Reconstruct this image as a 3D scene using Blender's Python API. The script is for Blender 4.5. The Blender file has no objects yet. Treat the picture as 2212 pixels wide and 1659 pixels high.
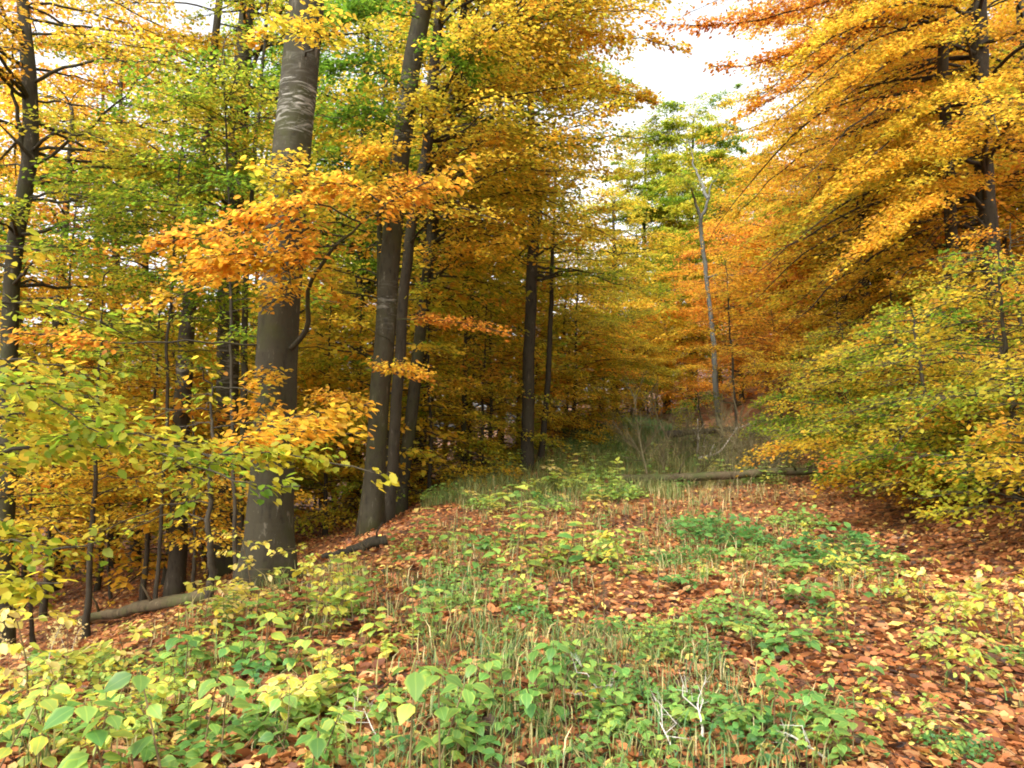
import bpy, math, random
import numpy as np

PI = math.pi
SC = bpy.context.scene
COL = SC.collection
random.seed(7)

# ------------------------------------------------------------------ camera model (also used to read positions off the photo)
PITCH = math.radians(3.0)
FPX = 1580.0 / 2212.0            # focal length in picture widths
CAM_Z = 1.5
cp, sp_ = math.cos(PITCH), math.sin(PITCH)

def ray(px, py):
    x = (px - 1106.0) / 1580.0
    v = (829.5 - py) / 1580.0
    return np.array([x, cp - v * sp_, sp_ + v * cp])

def at(px, py, d):               # a point seen at photo pixel (2212 wide), d metres ahead
    r = ray(px, py)
    return np.array([0, 0, CAM_Z]) + r * (d / r[1])

# ------------------------------------------------------------------ terrain
def smooth(a, k=0.6):            # softplus
    return np.where(a > 20 * k, a, k * np.log1p(np.exp(np.clip(a / k, -40, 40))))

def xleft(y):  return np.interp(y, [-20, 2, 5, 8, 12, 20, 30, 60, 300], [-4.0, -3.8, -3.2, -2.0, -1.35, -.2, 2.3, 5.5, 30])
def xright(y): return np.interp(y, [-20, 2, 6, 10, 15, 25, 60, 300], [4.0, 4.2, 4.6, 5.2, 6.0, 7.2, 14, 40])

def ground_z(x, y):
    x = np.asarray(x, float); y = np.asarray(y, float)
    z = 0.060 * smooth(np.minimum(y, 50) - 9, 1.5) + 0.03 * np.clip(y - 50, 0, 100)
    l = smooth(xleft(y) - x, 0.5)
    z = z - 5.5 * (1 - np.exp(-l * 0.46 / 5.5)) - 0.02 * np.clip(l - 10, 0, 60)
    r = smooth(x - xright(y), 0.5)
    z = z + np.where(r < 22, 0.56 * r, 0.56 * 22 + 0.2 * (r - 22)).clip(0, 24)
    n = 0.05 * np.sin(x * 1.7 + y * .6) * np.sin(y * 1.3 - x * .4 + 1) + 0.025 * np.sin(x * 4.1 + 2) * np.sin(y * 3.7 + x)
    n = n + 0.18 * np.sin(x * .31 + 1.2) * np.sin(y * .27 + .4) * np.clip(np.hypot(x, y) / 15 - .3, 0, 1)
    return z + n

GZ0 = float(ground_z(0, 0))
CAM_Z = 1.5 + 0 * GZ0

def gz(x, y): return float(ground_z(x, y))

def ghit(px, py):                # where the photo pixel meets the ground
    r = ray(px, py); t = 1.0
    while t < 120:
        p = np.array([0, 0, CAM_Z]) + r * t
        if p[2] < gz(p[0], p[1]): return p
        t += 0.05
    return p

# ------------------------------------------------------------------ mesh helpers
class MB:
    def __init__(s): s.v = []; s.f4 = []; s.f3 = []; s.n = 0; s.t4 = []; s.t3 = []; s.p = []
    def add(s, v, f4=None, f3=None, t4=None, t3=None, p=None):
        v = np.asarray(v, np.float32).reshape(-1, 3)
        s.p.append(np.zeros(len(v), np.float32) if p is None else np.asarray(p, np.float32))
        s.v.append(v)
        if f4 is not None and len(f4):
            f4 = np.asarray(f4, np.int32); s.f4.append(f4 + s.n); s.t4.append(np.broadcast_to(np.asarray(0.0 if t4 is None else t4, np.float32), (len(f4),)))
        if f3 is not None and len(f3):
            f3 = np.asarray(f3, np.int32); s.f3.append(f3 + s.n); s.t3.append(np.broadcast_to(np.asarray(0.0 if t3 is None else t3, np.float32), (len(f3),)))
        s.n += len(v)
    def mesh(s, name, mat, smooth_=False, tone=True):
        v = np.concatenate(s.v) if s.v else np.zeros((0, 3), np.float32)
        f4 = np.concatenate(s.f4) if s.f4 else np.zeros((0, 4), np.int32)
        f3 = np.concatenate(s.f3) if s.f3 else np.zeros((0, 3), np.int32)
        me = bpy.data.meshes.new(name)
        me.vertices.add(len(v)); me.vertices.foreach_set('co', v.ravel())
        nl = f4.size + f3.size
        me.loops.add(nl)
        me.loops.foreach_set('vertex_index', np.concatenate([f4.ravel(), f3.ravel()]).astype(np.int32))
        me.polygons.add(len(f4) + len(f3))
        me.polygons.foreach_set('loop_start', np.concatenate([np.arange(len(f4)) * 4, f4.size + np.arange(len(f3)) * 3]).astype(np.int32))
        me.update(calc_edges=True)
        if tone:
            a = me.attributes.new('tone', 'FLOAT', 'FACE')
            a.data.foreach_set('value', np.concatenate(s.t4 + s.t3 if (s.t4 or s.t3) else [np.zeros(0)]).astype(np.float32))
        if s.p and max(float(q.max()) for q in s.p if len(q)) > 0:
            a = me.attributes.new('margin', 'FLOAT', 'POINT'); a.data.foreach_set('value', np.concatenate(s.p))
        if smooth_:
            me.polygons.foreach_set('use_smooth', np.ones(len(me.polygons), bool))
        me.materials.append(mat)
        me.update()
        return me
    def obj(s, name, mat, parent=None, smooth_=False, tone=True):
        o = bpy.data.objects.new(name, s.mesh(name, mat, smooth_, tone)); COL.objects.link(o)
        if parent: o.parent = parent
        return o

def empty(name, loc=(0, 0, 0), rz=0.0):
    o = bpy.data.objects.new(name, None); COL.objects.link(o)
    o.location = loc; o.rotation_euler = (0, 0, rz); o.empty_display_size = .2
    return o

def tag(o, label=None, cat=None, group=None, kind=None):
    if label: o['label'] = label
    if cat: o['category'] = cat
    if group: o['group'] = group
    if kind: o['kind'] = kind
    return o

def copy_tree(root):
    r = root.copy(); COL.objects.link(r)
    for ch in root.children:
        c = ch.copy(); COL.objects.link(c); c.parent = r
    return r

def tube(mb, pts, rad, sides=6, rng=None, wob=0.0, tone=0.0, cap=True):
    pts = np.asarray(pts, float); rad = np.asarray(rad, float); rad = rad if rad.ndim == 2 else np.broadcast_to(rad, (len(pts),))[:, None]
    T = np.gradient(pts, axis=0); T /= np.linalg.norm(T, axis=1, keepdims=True) + 1e-9
    ref = np.where(np.abs(T[:, 2:3]) > .85, np.array([[1., 0, 0]]), np.array([[0, 0, 1.]]))
    if np.abs(T[:, 2]).mean() > .7: ref = np.broadcast_to(np.array([[1., 0, 0]]), T.shape)
    else: ref = np.broadcast_to(np.array([[0, 0, 1.]]), T.shape)
    A = np.cross(T, ref); A /= np.linalg.norm(A, axis=1, keepdims=True) + 1e-9
    B = np.cross(T, A)
    a = np.arange(sides) * 2 * PI / sides
    R = rad * np.ones((1, sides))
    if wob and rng is not None:
        ph = rng.random(4) * 6.28
        zz = np.arange(len(pts))[:, None]
        R = R * (1 + wob * (np.sin(a * 2 + ph[0] + zz * .25) + .7 * np.sin(a * 3 + ph[1] - zz * .18) + .5 * np.sin(a * 5 + ph[2])) + wob * .5 * rng.standard_normal(R.shape))
    V = pts[:, None, :] + R[..., None] * (np.cos(a)[None, :, None] * A[:, None, :] + np.sin(a)[None, :, None] * B[:, None, :])
    n = len(pts)
    i = np.arange(n - 1)[:, None] * sides; j = np.arange(sides)[None, :]; j2 = (j + 1) % sides
    f = np.stack([i + j, i + j2, i + sides + j2, i + sides + j], -1).reshape(-1, 4)
    V = V.reshape(-1, 3)
    tn = np.repeat(np.broadcast_to(np.asarray(tone, float), (n - 1,)), sides)
    f3 = []
    if cap:
        V = np.vstack([V, pts[0], pts[-1]])
        f3 = [[n * sides, (k + 1) % sides, k] for k in range(sides)] + [[n * sides + 1, (n - 1) * sides + k, (n - 1) * sides + (k + 1) % sides] for k in range(sides)]
    mb.add(V, f4=f, f3=f3, t4=tn, t3=float(np.mean(tn)) if len(tn) else 0)

def sticks(mb, P, Q, r0, r1):    # many thin three-sided twigs at once
    n = len(P)
    if n == 0: return
    D = Q - P; D /= np.linalg.norm(D, axis=1, keepdims=True) + 1e-9
    A = np.cross(D, np.array([0.13, 0.21, 1.0])); A /= np.linalg.norm(A, axis=1, keepdims=True) + 1e-9
    B = np.cross(D, A)
    V = np.zeros((n, 6, 3))
    r0 = np.broadcast_to(r0, (n,)); r1 = np.broadcast_to(r1, (n,))
    for k in range(3):
        c, s = math.cos(k * 2.094), math.sin(k * 2.094)
        V[:, k] = P + (c * A + s * B) * r0[:, None]
        V[:, 3 + k] = Q + (c * A + s * B) * r1[:, None]
    b = np.arange(n)[:, None] * 6
    f = np.concatenate([b + np.array([[k, (k + 1) % 3, 3 + (k + 1) % 3, 3 + k]]) for k in range(3)])
    mb.add(V, f4=f)

# leaf outlines: (along, across, lift)
LEAF_FOLD = (np.array([(0, 0, 0), (.28, .30, .05), (.68, .27, .04), (1, 0, -.06), (.68, -.27, .04), (.28, -.30, .05)]), [(0, 1, 2, 3), (0, 3, 4, 5)])
LEAF_FLAT = (np.array([(0, 0, 0), (.45, .35, 0), (1, 0, 0), (.45, -.35, 0)]), [(0, 1, 2, 3)])
LEAF_BIG = (np.array([(0, 0, 0), (.18, .25, .03), (.18, 0, .02), (.18, -.25, .03), (.45, .34, .06), (.45, 0, .03), (.45, -.34, .06), (.75, .22, .01), (.75, 0, -.01), (.75, -.22, .01), (1.07, 0, -.13)]),
            [(0, 1, 2, 2), (0, 2, 3, 3), (1, 4, 5, 2), (2, 5, 6, 3), (4, 7, 8, 5), (5, 8, 9, 6), (7, 10, 8, 8), (8, 10, 9, 9)])
LEAF_CURL = (np.array([(0, 0, .04), (.28, .30, .13), (.68, .27, .10), (1, 0, .10), (.68, -.27, .12), (.28, -.30, .10), (.5, 0, 0)]), [(0, 1, 6, 5), (1, 2, 6, 6), (2, 3, 4, 6), (4, 5, 6, 6)])

LEAF_ROLL = (np.array([(0, 0, .02), (.28, .20, .26), (.68, .17, .24), (1, 0, .20), (.68, -.26, .05), (.28, -.28, .08), (.5, 0, 0)]), LEAF_CURL[1])

def add_leaves(mb, P, D, N, L, tone, tpl, wide=1.0):
    n = len(P)
    if n == 0: return
    D = D / (np.linalg.norm(D, axis=1, keepdims=True) + 1e-9)
    S = np.cross(N, D); S /= np.linalg.norm(S, axis=1, keepdims=True) + 1e-9
    U = np.cross(D, S)
    co, faces = tpl
    w = np.broadcast_to(wide, (n,))[:, None, None]
    V = P[:, None, :] + L[:, None, None] * (co[None, :, 0:1] * D[:, None, :] + w * co[None, :, 1:2] * S[:, None, :] + co[None, :, 2:3] * U[:, None, :])
    b = np.arange(n)[:, None] * len(co)
    q = [f for f in faces if f[2] != f[3]]; t = [f[:3] for f in faces if f[2] == f[3]]
    f4 = np.concatenate([b + np.array([f]) for f in q]) if q else None
    f3 = np.concatenate([b + np.array([f]) for f in t]) if t else None
    mb.add(V, f4, f3, np.tile(tone, len(q)) if q else None, np.tile(tone, len(t)) if t else None, p=np.tile((np.abs(co[:, 1]) > .05).astype(np.float32), n) if tpl is LEAF_BIG else None)

# ------------------------------------------------------------------ materials
def new_mat(name):
    m = bpy.data.materials.new(name); m.use_nodes = True
    nt = m.node_tree; nt.nodes.clear()
    return m, nt, nt.nodes, nt.links

def ramp(nodes, stops, interp='LINEAR'):
    r = nodes.new('ShaderNodeValToRGB'); e = r.color_ramp.elements
    r.color_ramp.interpolation = interp
    e[0].position, e[0].color = stops[0][0], (*stops[0][1], 1)
    e[1].position, e[1].color = stops[-1][0], (*stops[-1][1], 1)
    for p, c in stops[1:-1]:
        k = e.new(p); k.color = (*c, 1)
    return r

def leaf_mat(name, stops, transl=0.45, rough=.5, spec=.3, offset=True, tgain=1.6, margin=False):
    m, nt, N, Lk = new_mat(name)
    out = N.new('ShaderNodeOutputMaterial')
    at_ = N.new('ShaderNodeAttribute'); at_.attribute_name = 'tone'
    fac = at_.outputs['Fac']
    if offset:
        oi = N.new('ShaderNodeObjectInfo'); sep = N.new('ShaderNodeSeparateColor'); Lk.new(oi.outputs['Color'], sep.inputs[0])
        s1 = N.new('ShaderNodeMath'); s1.operation = 'SUBTRACT'; Lk.new(sep.outputs[0], s1.inputs[0]); s1.inputs[1].default_value = .5
        s2 = N.new('ShaderNodeMath'); s2.operation = 'ADD'; Lk.new(s1.outputs[0], s2.inputs[0]); Lk.new(fac, s2.inputs[1]); fac = s2.outputs[0]
    geo = N.new('ShaderNodeNewGeometry')
    if margin:                       # paler rim and midrib
        am = N.new('ShaderNodeAttribute'); am.attribute_name = 'margin'
        rm = ramp(N, [(0, (.16, .16, .16)), (.10, (0, 0, 0)), (.62, (0, 0, 0)), (1, (.26, .26, .26))]); Lk.new(am.outputs['Fac'], rm.inputs[0])
        s3 = N.new('ShaderNodeMath'); s3.operation = 'ADD'; Lk.new(fac, s3.inputs[0]); Lk.new(rm.outputs[0], s3.inputs[1]); fac = s3.outputs[0]
    r = ramp(N, stops); Lk.new(fac, r.inputs[0])
    # leaf-to-leaf brightness and blotches of the leaf itself
    vr = N.new('ShaderNodeMapRange'); Lk.new(geo.outputs['Random Per Island'], vr.inputs[0]); vr.inputs[3].default_value = .62; vr.inputs[4].default_value = 1.28
    mul = N.new('ShaderNodeVectorMath'); mul.operation = 'SCALE'; Lk.new(r.outputs[0], mul.inputs[0]); Lk.new(vr.outputs[0], mul.inputs[3])
    pr = N.new('ShaderNodeBsdfPrincipled'); Lk.new(mul.outputs[0], pr.inputs['Base Color'])
    pr.inputs['Roughness'].default_value = rough; pr.inputs['Specular IOR Level'].default_value = spec
    if transl > 0:
        tg = N.new('ShaderNodeVectorMath'); tg.operation = 'SCALE'; Lk.new(mul.outputs[0], tg.inputs[0]); tg.inputs[3].default_value = tgain
        tr = N.new('ShaderNodeBsdfTranslucent'); Lk.new(tg.outputs[0], tr.inputs[0])
        mx = N.new('ShaderNodeMixShader'); mx.inputs[0].default_value = transl
        Lk.new(pr.outputs[0], mx.inputs[1]); Lk.new(tr.outputs[0], mx.inputs[2]); Lk.new(mx.outputs[0], out.inputs[0])
    else: Lk.new(pr.outputs[0], out.inputs[0])
    return m

M_LEAF = leaf_mat('beech_foliage', [(0, (.07, .15, .015)), (.18, (.16, .25, .018)), (.34, (.35, .34, .032)), (.5, (.54, .385, .034)), (.64, (.56, .30, .032)), (.8, (.50, .20, .03)), (1.0, (.34, .125, .03))], .62, spec=.2)
M_HERB = leaf_mat('herb_foliage', [(0, (.05, .15, .05)), (.3, (.11, .25, .05)), (.5, (.24, .38, .08)), (.7, (.40, .47, .08)), (.85, (.66, .53, .06)), (1.0, (.66, .54, .24))], .4, rough=.42, spec=.35, margin=True)
M_LITTER = leaf_mat('fallen_leaves', [(0, (.05, .026, .016)), (.25, (.17, .055, .020)), (.5, (.33, .115, .036)), (.7, (.41, .165, .052)), (.85, (.47, .26, .11)), (1.0, (.58, .42, .10))], .15, rough=.55, spec=.3, offset=False)
M_GRASS = leaf_mat('grass_blades', [(0, (.045, .13, .05)), (.4, (.12, .20, .05)), (.65, (.28, .26, .08)), (1.0, (.50, .40, .20))], .3, rough=.5)

def bark_mat(name, dark, mid, pale, moss, mossamt=.35):
    m, nt, N, Lk = new_mat(name)
    out = N.new('ShaderNodeOutputMaterial'); pr = N.new('ShaderNodeBsdfPrincipled'); Lk.new(pr.outputs[0], out.inputs[0])
    tc = N.new('ShaderNodeTexCoord'); mp = N.new('ShaderNodeMapping'); Lk.new(tc.outputs['Object'], mp.inputs[0]); mp.inputs['Scale'].default_value = (1, 1, .35)
    n1 = N.new('ShaderNodeTexNoise'); n1.inputs['Scale'].default_value = 13; n1.inputs['Detail'].default_value = 8; n1.inputs['Roughness'].default_value = .65; Lk.new(mp.outputs[0], n1.inputs[0])
    r = ramp(N, [(.34, dark), (.48, mid), (.6, mid), (.68, pale)]); Lk.new(n1.outputs[0], r.inputs[0])
    # horizontal wrinkles of beech bark
    mp2 = N.new('ShaderNodeMapping'); Lk.new(tc.outputs['Object'], mp2.inputs[0]); mp2.inputs['Scale'].default_value = (2, 2, 11)
    n2 = N.new('ShaderNodeTexNoise'); n2.inputs['Scale'].default_value = 1.6; n2.inputs['Detail'].default_value = 5; Lk.new(mp2.outputs[0], n2.inputs[0])
    n3 = N.new('ShaderNodeTexNoise'); n3.inputs['Scale'].default_value = 1.7; n3.inputs['Detail'].default_value = 6; n3.inputs['Roughness'].default_value = .7; Lk.new(tc.outputs['Object'], n3.inputs[0])
    mr = N.new('ShaderNodeMapRange'); Lk.new(n3.outputs[0], mr.inputs[0]); mr.inputs[1].default_value = .47; mr.inputs[2].default_value = .66; mr.inputs[4].default_value = mossamt * 2; mr.clamp = True
    mxm = N.new('ShaderNodeMix'); mxm.data_type = 'RGBA'; Lk.new(mr.outputs[0], mxm.inputs[0]); Lk.new(r.outputs[0], mxm.inputs[6]); mxm.inputs[7].default_value = (*moss, 1)
    # the wear attribute marks pale scarred bark
    a = N.new('ShaderNodeAttribute'); a.attribute_name = 'tone'
    sc = N.new('ShaderNodeMath'); sc.operation = 'MULTIPLY'; Lk.new(a.outputs['Fac'], sc.inputs[0])
    n4 = N.new('ShaderNodeTexNoise'); n4.inputs['Scale'].default_value = 3.2; n4.inputs['Detail'].default_value = 6; n4.inputs['Distortion'].default_value = 1.2; n4.inputs['Roughness'].default_value = .7
    mp4 = N.new('ShaderNodeMapping'); Lk.new(tc.outputs['Object'], mp4.inputs[0]); mp4.inputs['Scale'].default_value = (1, 1, 4.5); Lk.new(mp4.outputs[0], n4.inputs[0])
    m4 = N.new('ShaderNodeMapRange'); Lk.new(n4.outputs[0], m4.inputs[0]); m4.inputs[1].default_value = .5; m4.inputs[2].default_value = .64; m4.clamp = True
    Lk.new(m4.outputs[0], sc.inputs[1])
    mx2 = N.new('ShaderNodeMix'); mx2.data_type = 'RGBA'; Lk.new(sc.outputs[0], mx2.inputs[0]); Lk.new(mxm.outputs[2], mx2.inputs[6]); mx2.inputs[7].default_value = (.42, .40, .34, 1)
    Lk.new(mx2.outputs[2], pr.inputs['Base Color']); pr.inputs['Roughness'].default_value = .8; pr.inputs['Specular IOR Level'].default_value = .25
    ad = N.new('ShaderNodeMath'); Lk.new(n1.outputs[0], ad.inputs[0]); Lk.new(n2.outputs[0], ad.inputs[1])
    b = N.new('ShaderNodeBump'); b.inputs['Strength'].default_value = .35; b.inputs['Distance'].default_value = .02; Lk.new(ad.outputs[0], b.inputs['Height']); Lk.new(b.outputs[0], pr.inputs['Normal'])
    return m

M_BARK = bark_mat('beech_bark', (.018, .014, .008), (.038, .032, .017), (.12, .105, .075), (.040, .042, .010), .45)
M_BARKD = bark_mat('dark_bark', (.018, .014, .009), (.042, .033, .02), (.09, .075, .055), (.04, .04, .014), .2)
M_GREY = bark_mat('grey_bark', (.07, .07, .06), (.14, .14, .125), (.24, .24, .22), (.10, .11, .05), .25)
M_DEAD = bark_mat('dead_wood', (.065, .05, .022), (.15, .12, .06), (.27, .22, .13), (.10, .11, .03), .3)
M_PALE = bark_mat('bleached_wood', (.34, .30, .24), (.5, .46, .39), (.66, .62, .55), (.4, .36, .28), .1)
M_LOG = bark_mat('log_bark', (.022, .016, .009), (.085, .062, .032), (.22, .175, .105), (.06, .075, .018), .5)
M_STEM = bark_mat('herb_stem', (.10, .06, .03), (.16, .11, .05), (.22, .18, .08), (.10, .14, .04), .3)

def ground_mat():
    m, nt, N, Lk = new_mat('leaf_covered_soil')
    out = N.new('ShaderNodeOutputMaterial'); pr = N.new('ShaderNodeBsdfPrincipled'); Lk.new(pr.outputs[0], out.inputs[0])
    tc = N.new('ShaderNodeTexCoord')
    nz = N.new('ShaderNodeTexNoise'); nz.inputs['Scale'].default_value = 6; nz.inputs['Detail'].default_value = 3; Lk.new(tc.outputs['Object'], nz.inputs[0])
    mixv = N.new('ShaderNodeMix'); mixv.data_type = 'VECTOR'; mixv.inputs[0].default_value = .06; Lk.new(tc.outputs['Object'], mixv.inputs[4]); Lk.new(nz.outputs[1], mixv.inputs[5])
    vo = N.new('ShaderNodeTexVoronoi'); vo.inputs['Scale'].default_value = 17; Lk.new(mixv.outputs[1], vo.inputs['Vector'])
    sp = N.new('ShaderNodeSeparateColor'); Lk.new(vo.outputs['Color'], sp.inputs[0])
    r = ramp(N, [(0, (.035, .013, .007)), (.3, (.10, .032, .011)), (.6, (.21, .068, .018)), (.8, (.30, .115, .032)), (1, (.38, .19, .065))]); Lk.new(sp.outputs[0], r.inputs[0])
    big = N.new('ShaderNodeTexNoise'); big.inputs['Scale'].default_value = .55; big.inputs['Detail'].default_value = 6; big.inputs['Roughness'].default_value = .65; Lk.new(tc.outputs['Object'], big.inputs[0])
    mr = N.new('ShaderNodeMapRange'); Lk.new(big.outputs[0], mr.inputs[0]); mr.inputs[1].default_value = .45; mr.inputs[2].default_value = .68; mr.inputs[4].default_value = .7; mr.clamp = True
    mx = N.new('ShaderNodeMix'); mx.data_type = 'RGBA'; Lk.new(mr.outputs[0], mx.inputs[0]); Lk.new(r.outputs[0], mx.inputs[6]); mx.inputs[7].default_value = (.07, .04, .016, 1)
    Lk.new(mx.outputs[2], pr.inputs['Base Color']); pr.inputs['Roughness'].default_value = .75
    b = N.new('ShaderNodeBump'); b.inputs['Strength'].default_value = .8; b.inputs['Distance'].default_value = .03; Lk.new(sp.outputs[1], b.inputs['Height']); Lk.new(b.outputs[0], pr.inputs['Normal'])
    return m
M_GROUND = ground_mat()

# ------------------------------------------------------------------ ground sheet
def build_ground():
    nx, ny = 330, 340
    u = np.linspace(-1, 1, nx); x = 3 * u + 260 * np.sign(u) * np.abs(u) ** 3.6 + 9 * u
    w = np.linspace(0, 1, ny); y = -14 + 40 * w + 300 * w ** 3.6
    X, Y = np.meshgrid(x, y)
    Z = ground_z(X, Y)
    V = np.stack([X, Y, Z], -1).reshape(-1, 3)
    i = np.arange(ny - 1)[:, None] * nx; j = np.arange(nx - 1)[None, :]
    f = np.stack([i + j, i + j + 1, i + nx + j + 1, i + nx + j], -1).reshape(-1, 4)
    mb = MB(); mb.add(V, f)
    o = mb.obj('ground', M_GROUND, smooth_=True); tag(o, 'leaf covered forest floor rising to a bank on the right', kind='structure')
build_ground()

# ------------------------------------------------------------------ boughs and leaves
def curve_pts(p0, az, L, rise, droop, rng, m=14, wob=.05):
    s = np.linspace(0, 1, m)
    a = az + np.cumsum(rng.standard_normal(m)) * wob
    ds = L / (m - 1)
    x = np.concatenate([[0], np.cumsum(np.cos(a[:-1]) * ds)]); y = np.concatenate([[0], np.cumsum(np.sin(a[:-1]) * ds)])
    z = L * (rise * s - droop * s * s) + np.cumsum(rng.standard_normal(m)) * .012 * L
    z -= z[0]
    return p0 + np.stack([x, y, z], 1)

def resample(pts, m):
    pts = np.asarray(pts, float)
    d = np.concatenate([[0], np.cumsum(np.linalg.norm(np.diff(pts, axis=0), axis=1))])
    t = np.linspace(0, d[-1], m)
    # Catmull-like smoothing by interpolating, then averaging
    q = np.stack([np.interp(t, d, pts[:, k]) for k in range(3)], 1)
    for _ in range(2): q[1:-1] = .25 * q[:-2] + .5 * q[1:-1] + .25 * q[2:]
    return q

DENS, LEAF_K, NB = 1.35, .92, 1.15     # fullness of the crowns
def leaf_bough(lb, wb, pts, rng, tone, W, leaf=.07, dens=1.0, u0=.12, tpl=LEAF_FLAT, twigs=True, droop=.18, tsd=.06, zj=.05, spacing=.11, tilt=.44):
    leaf = leaf * LEAF_K; dens = dens * DENS
    """lay a flat spray of leafy side twigs along a bough"""
    m = len(pts); s = np.linspace(0, 1, m)
    L = float(np.linalg.norm(np.diff(pts, axis=0), axis=1).sum())
    nt_ = max(4, int(L * (1 - u0) / spacing * (.5 + .5 * dens)))
    u = np.sort(u0 + (1 - u0) * rng.random(nt_))
    P = np.stack([np.interp(u, s, pts[:, k]) for k in range(3)], 1)
    T = np.gradient(pts, axis=0); Tu = np.stack([np.interp(u, s, T[:, k]) for k in range(3)], 1)
    phi = np.arctan2(Tu[:, 1], Tu[:, 0])
    side = np.where(np.arange(nt_) % 2 == 0, 1, -1)
    ang = side * rng.uniform(.45, 1.15, nt_) * np.clip(1.35 - u, .25, 1)
    shape = np.minimum(1, (1 - u) * 1.7 + .16) * np.minimum(1, .45 + u * 1.6)
    ln = W * shape * rng.uniform(.5, 1.2, nt_)
    d = np.stack([np.cos(phi + ang), np.sin(phi + ang), rng.normal(.0, .10, nt_)], 1)
    if twigs and wb is not None:
        E = P + d * ln[:, None]; E[:, 2] -= droop * ln * ln
        sticks(wb, P, E, .0045, .0015)
    nl = np.maximum(2, (ln / .045 * dens * (.08 / leaf)).astype(int))
    k = np.repeat(np.arange(nt_), nl); n = len(k)
    w = ln[k] * (.06 + .98 * rng.random(n))
    pd = np.stack([-d[k, 1], d[k, 0], np.zeros(n)], 1)
    lat = rng.normal(0, 1, n) * (.02 + .10 * ln[k])
    Q = P[k] + d[k] * w[:, None] + pd * lat[:, None]
    Q[:, 2] += -droop * w * w + rng.normal(0, zj, n)
    la = np.where(rng.random(n) < .5, 1, -1) * rng.uniform(.2, 1.1, n)
    c, s_ = np.cos(la), np.sin(la)
    D = np.stack([d[k, 0] * c - d[k, 1] * s_, d[k, 0] * s_ + d[k, 1] * c, rng.normal(-.36, .38, n)], 1)
    Nn = np.stack([rng.normal(0, tilt, n), rng.normal(0, tilt, n), np.ones(n)], 1)
    tn = tone + np.repeat(rng.normal(0, tsd, nt_), nl) + rng.normal(0, .055, n)
    add_leaves(lb, Q, D, Nn, leaf * rng.uniform(.7, 1.25, n), np.clip(tn, 0, 1), tpl)

def trunk_tube(wb, pts, r, rng, sides=14, flare=.35, wob=.025, m=60, tone=None):
    P = resample(pts, m)
    h = P[:, 2] - P[0, 2]
    pp = np.asarray(pts, float); al = np.concatenate([[0], np.cumsum(np.linalg.norm(np.diff(pp, axis=0), axis=1))])
    rr = np.interp(np.linspace(0, 1, len(pp)), np.linspace(0, 1, len(r)), r)
    R = np.interp(np.linspace(0, 1, m) * al[-1], al, rr)
    P[1:-1, :2] += np.cumsum(rng.standard_normal((m - 2, 2)), 0) * max(R.mean() * .02, .007)
    P[0, 2] -= .3
    a = np.arange(sides) * 2 * PI / sides; q = rng.random(3) * 6.28
    lobes = 1 + .45 * np.sin(3 * a + q[0]) + .4 * np.sin(5 * a + q[1])
    fl = flare * np.exp(-np.clip(h - .05, 0, None) / .22)
    tube(wb, P, R[:, None] * (1 + fl[:, None] * lobes[None, :]), sides, rng, wob, tone=0.0 if tone is None else tone(P)[:-1])
    return P, R

TREES = []    # (root, base label, x, y) - labels are finished at the end

def finish_tree(kind, label, wood, leaves, base, bark, group=None, cat='tree', crown_name='crown', tone=None):
    root = empty(kind, base)
    for mb in (wood, leaves):
        for v in mb.v: v -= np.asarray(base, np.float32)
    wood.obj('trunk' if cat == 'tree' else 'stem', bark, root, smooth_=True)
    if leaves.n:
        c = leaves.obj(crown_name, M_LEAF, root); c.color = (.485, .5, .5, 1)
    tag(root, label, cat, group)
    TREES.append((root, label, base))
    return root

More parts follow.
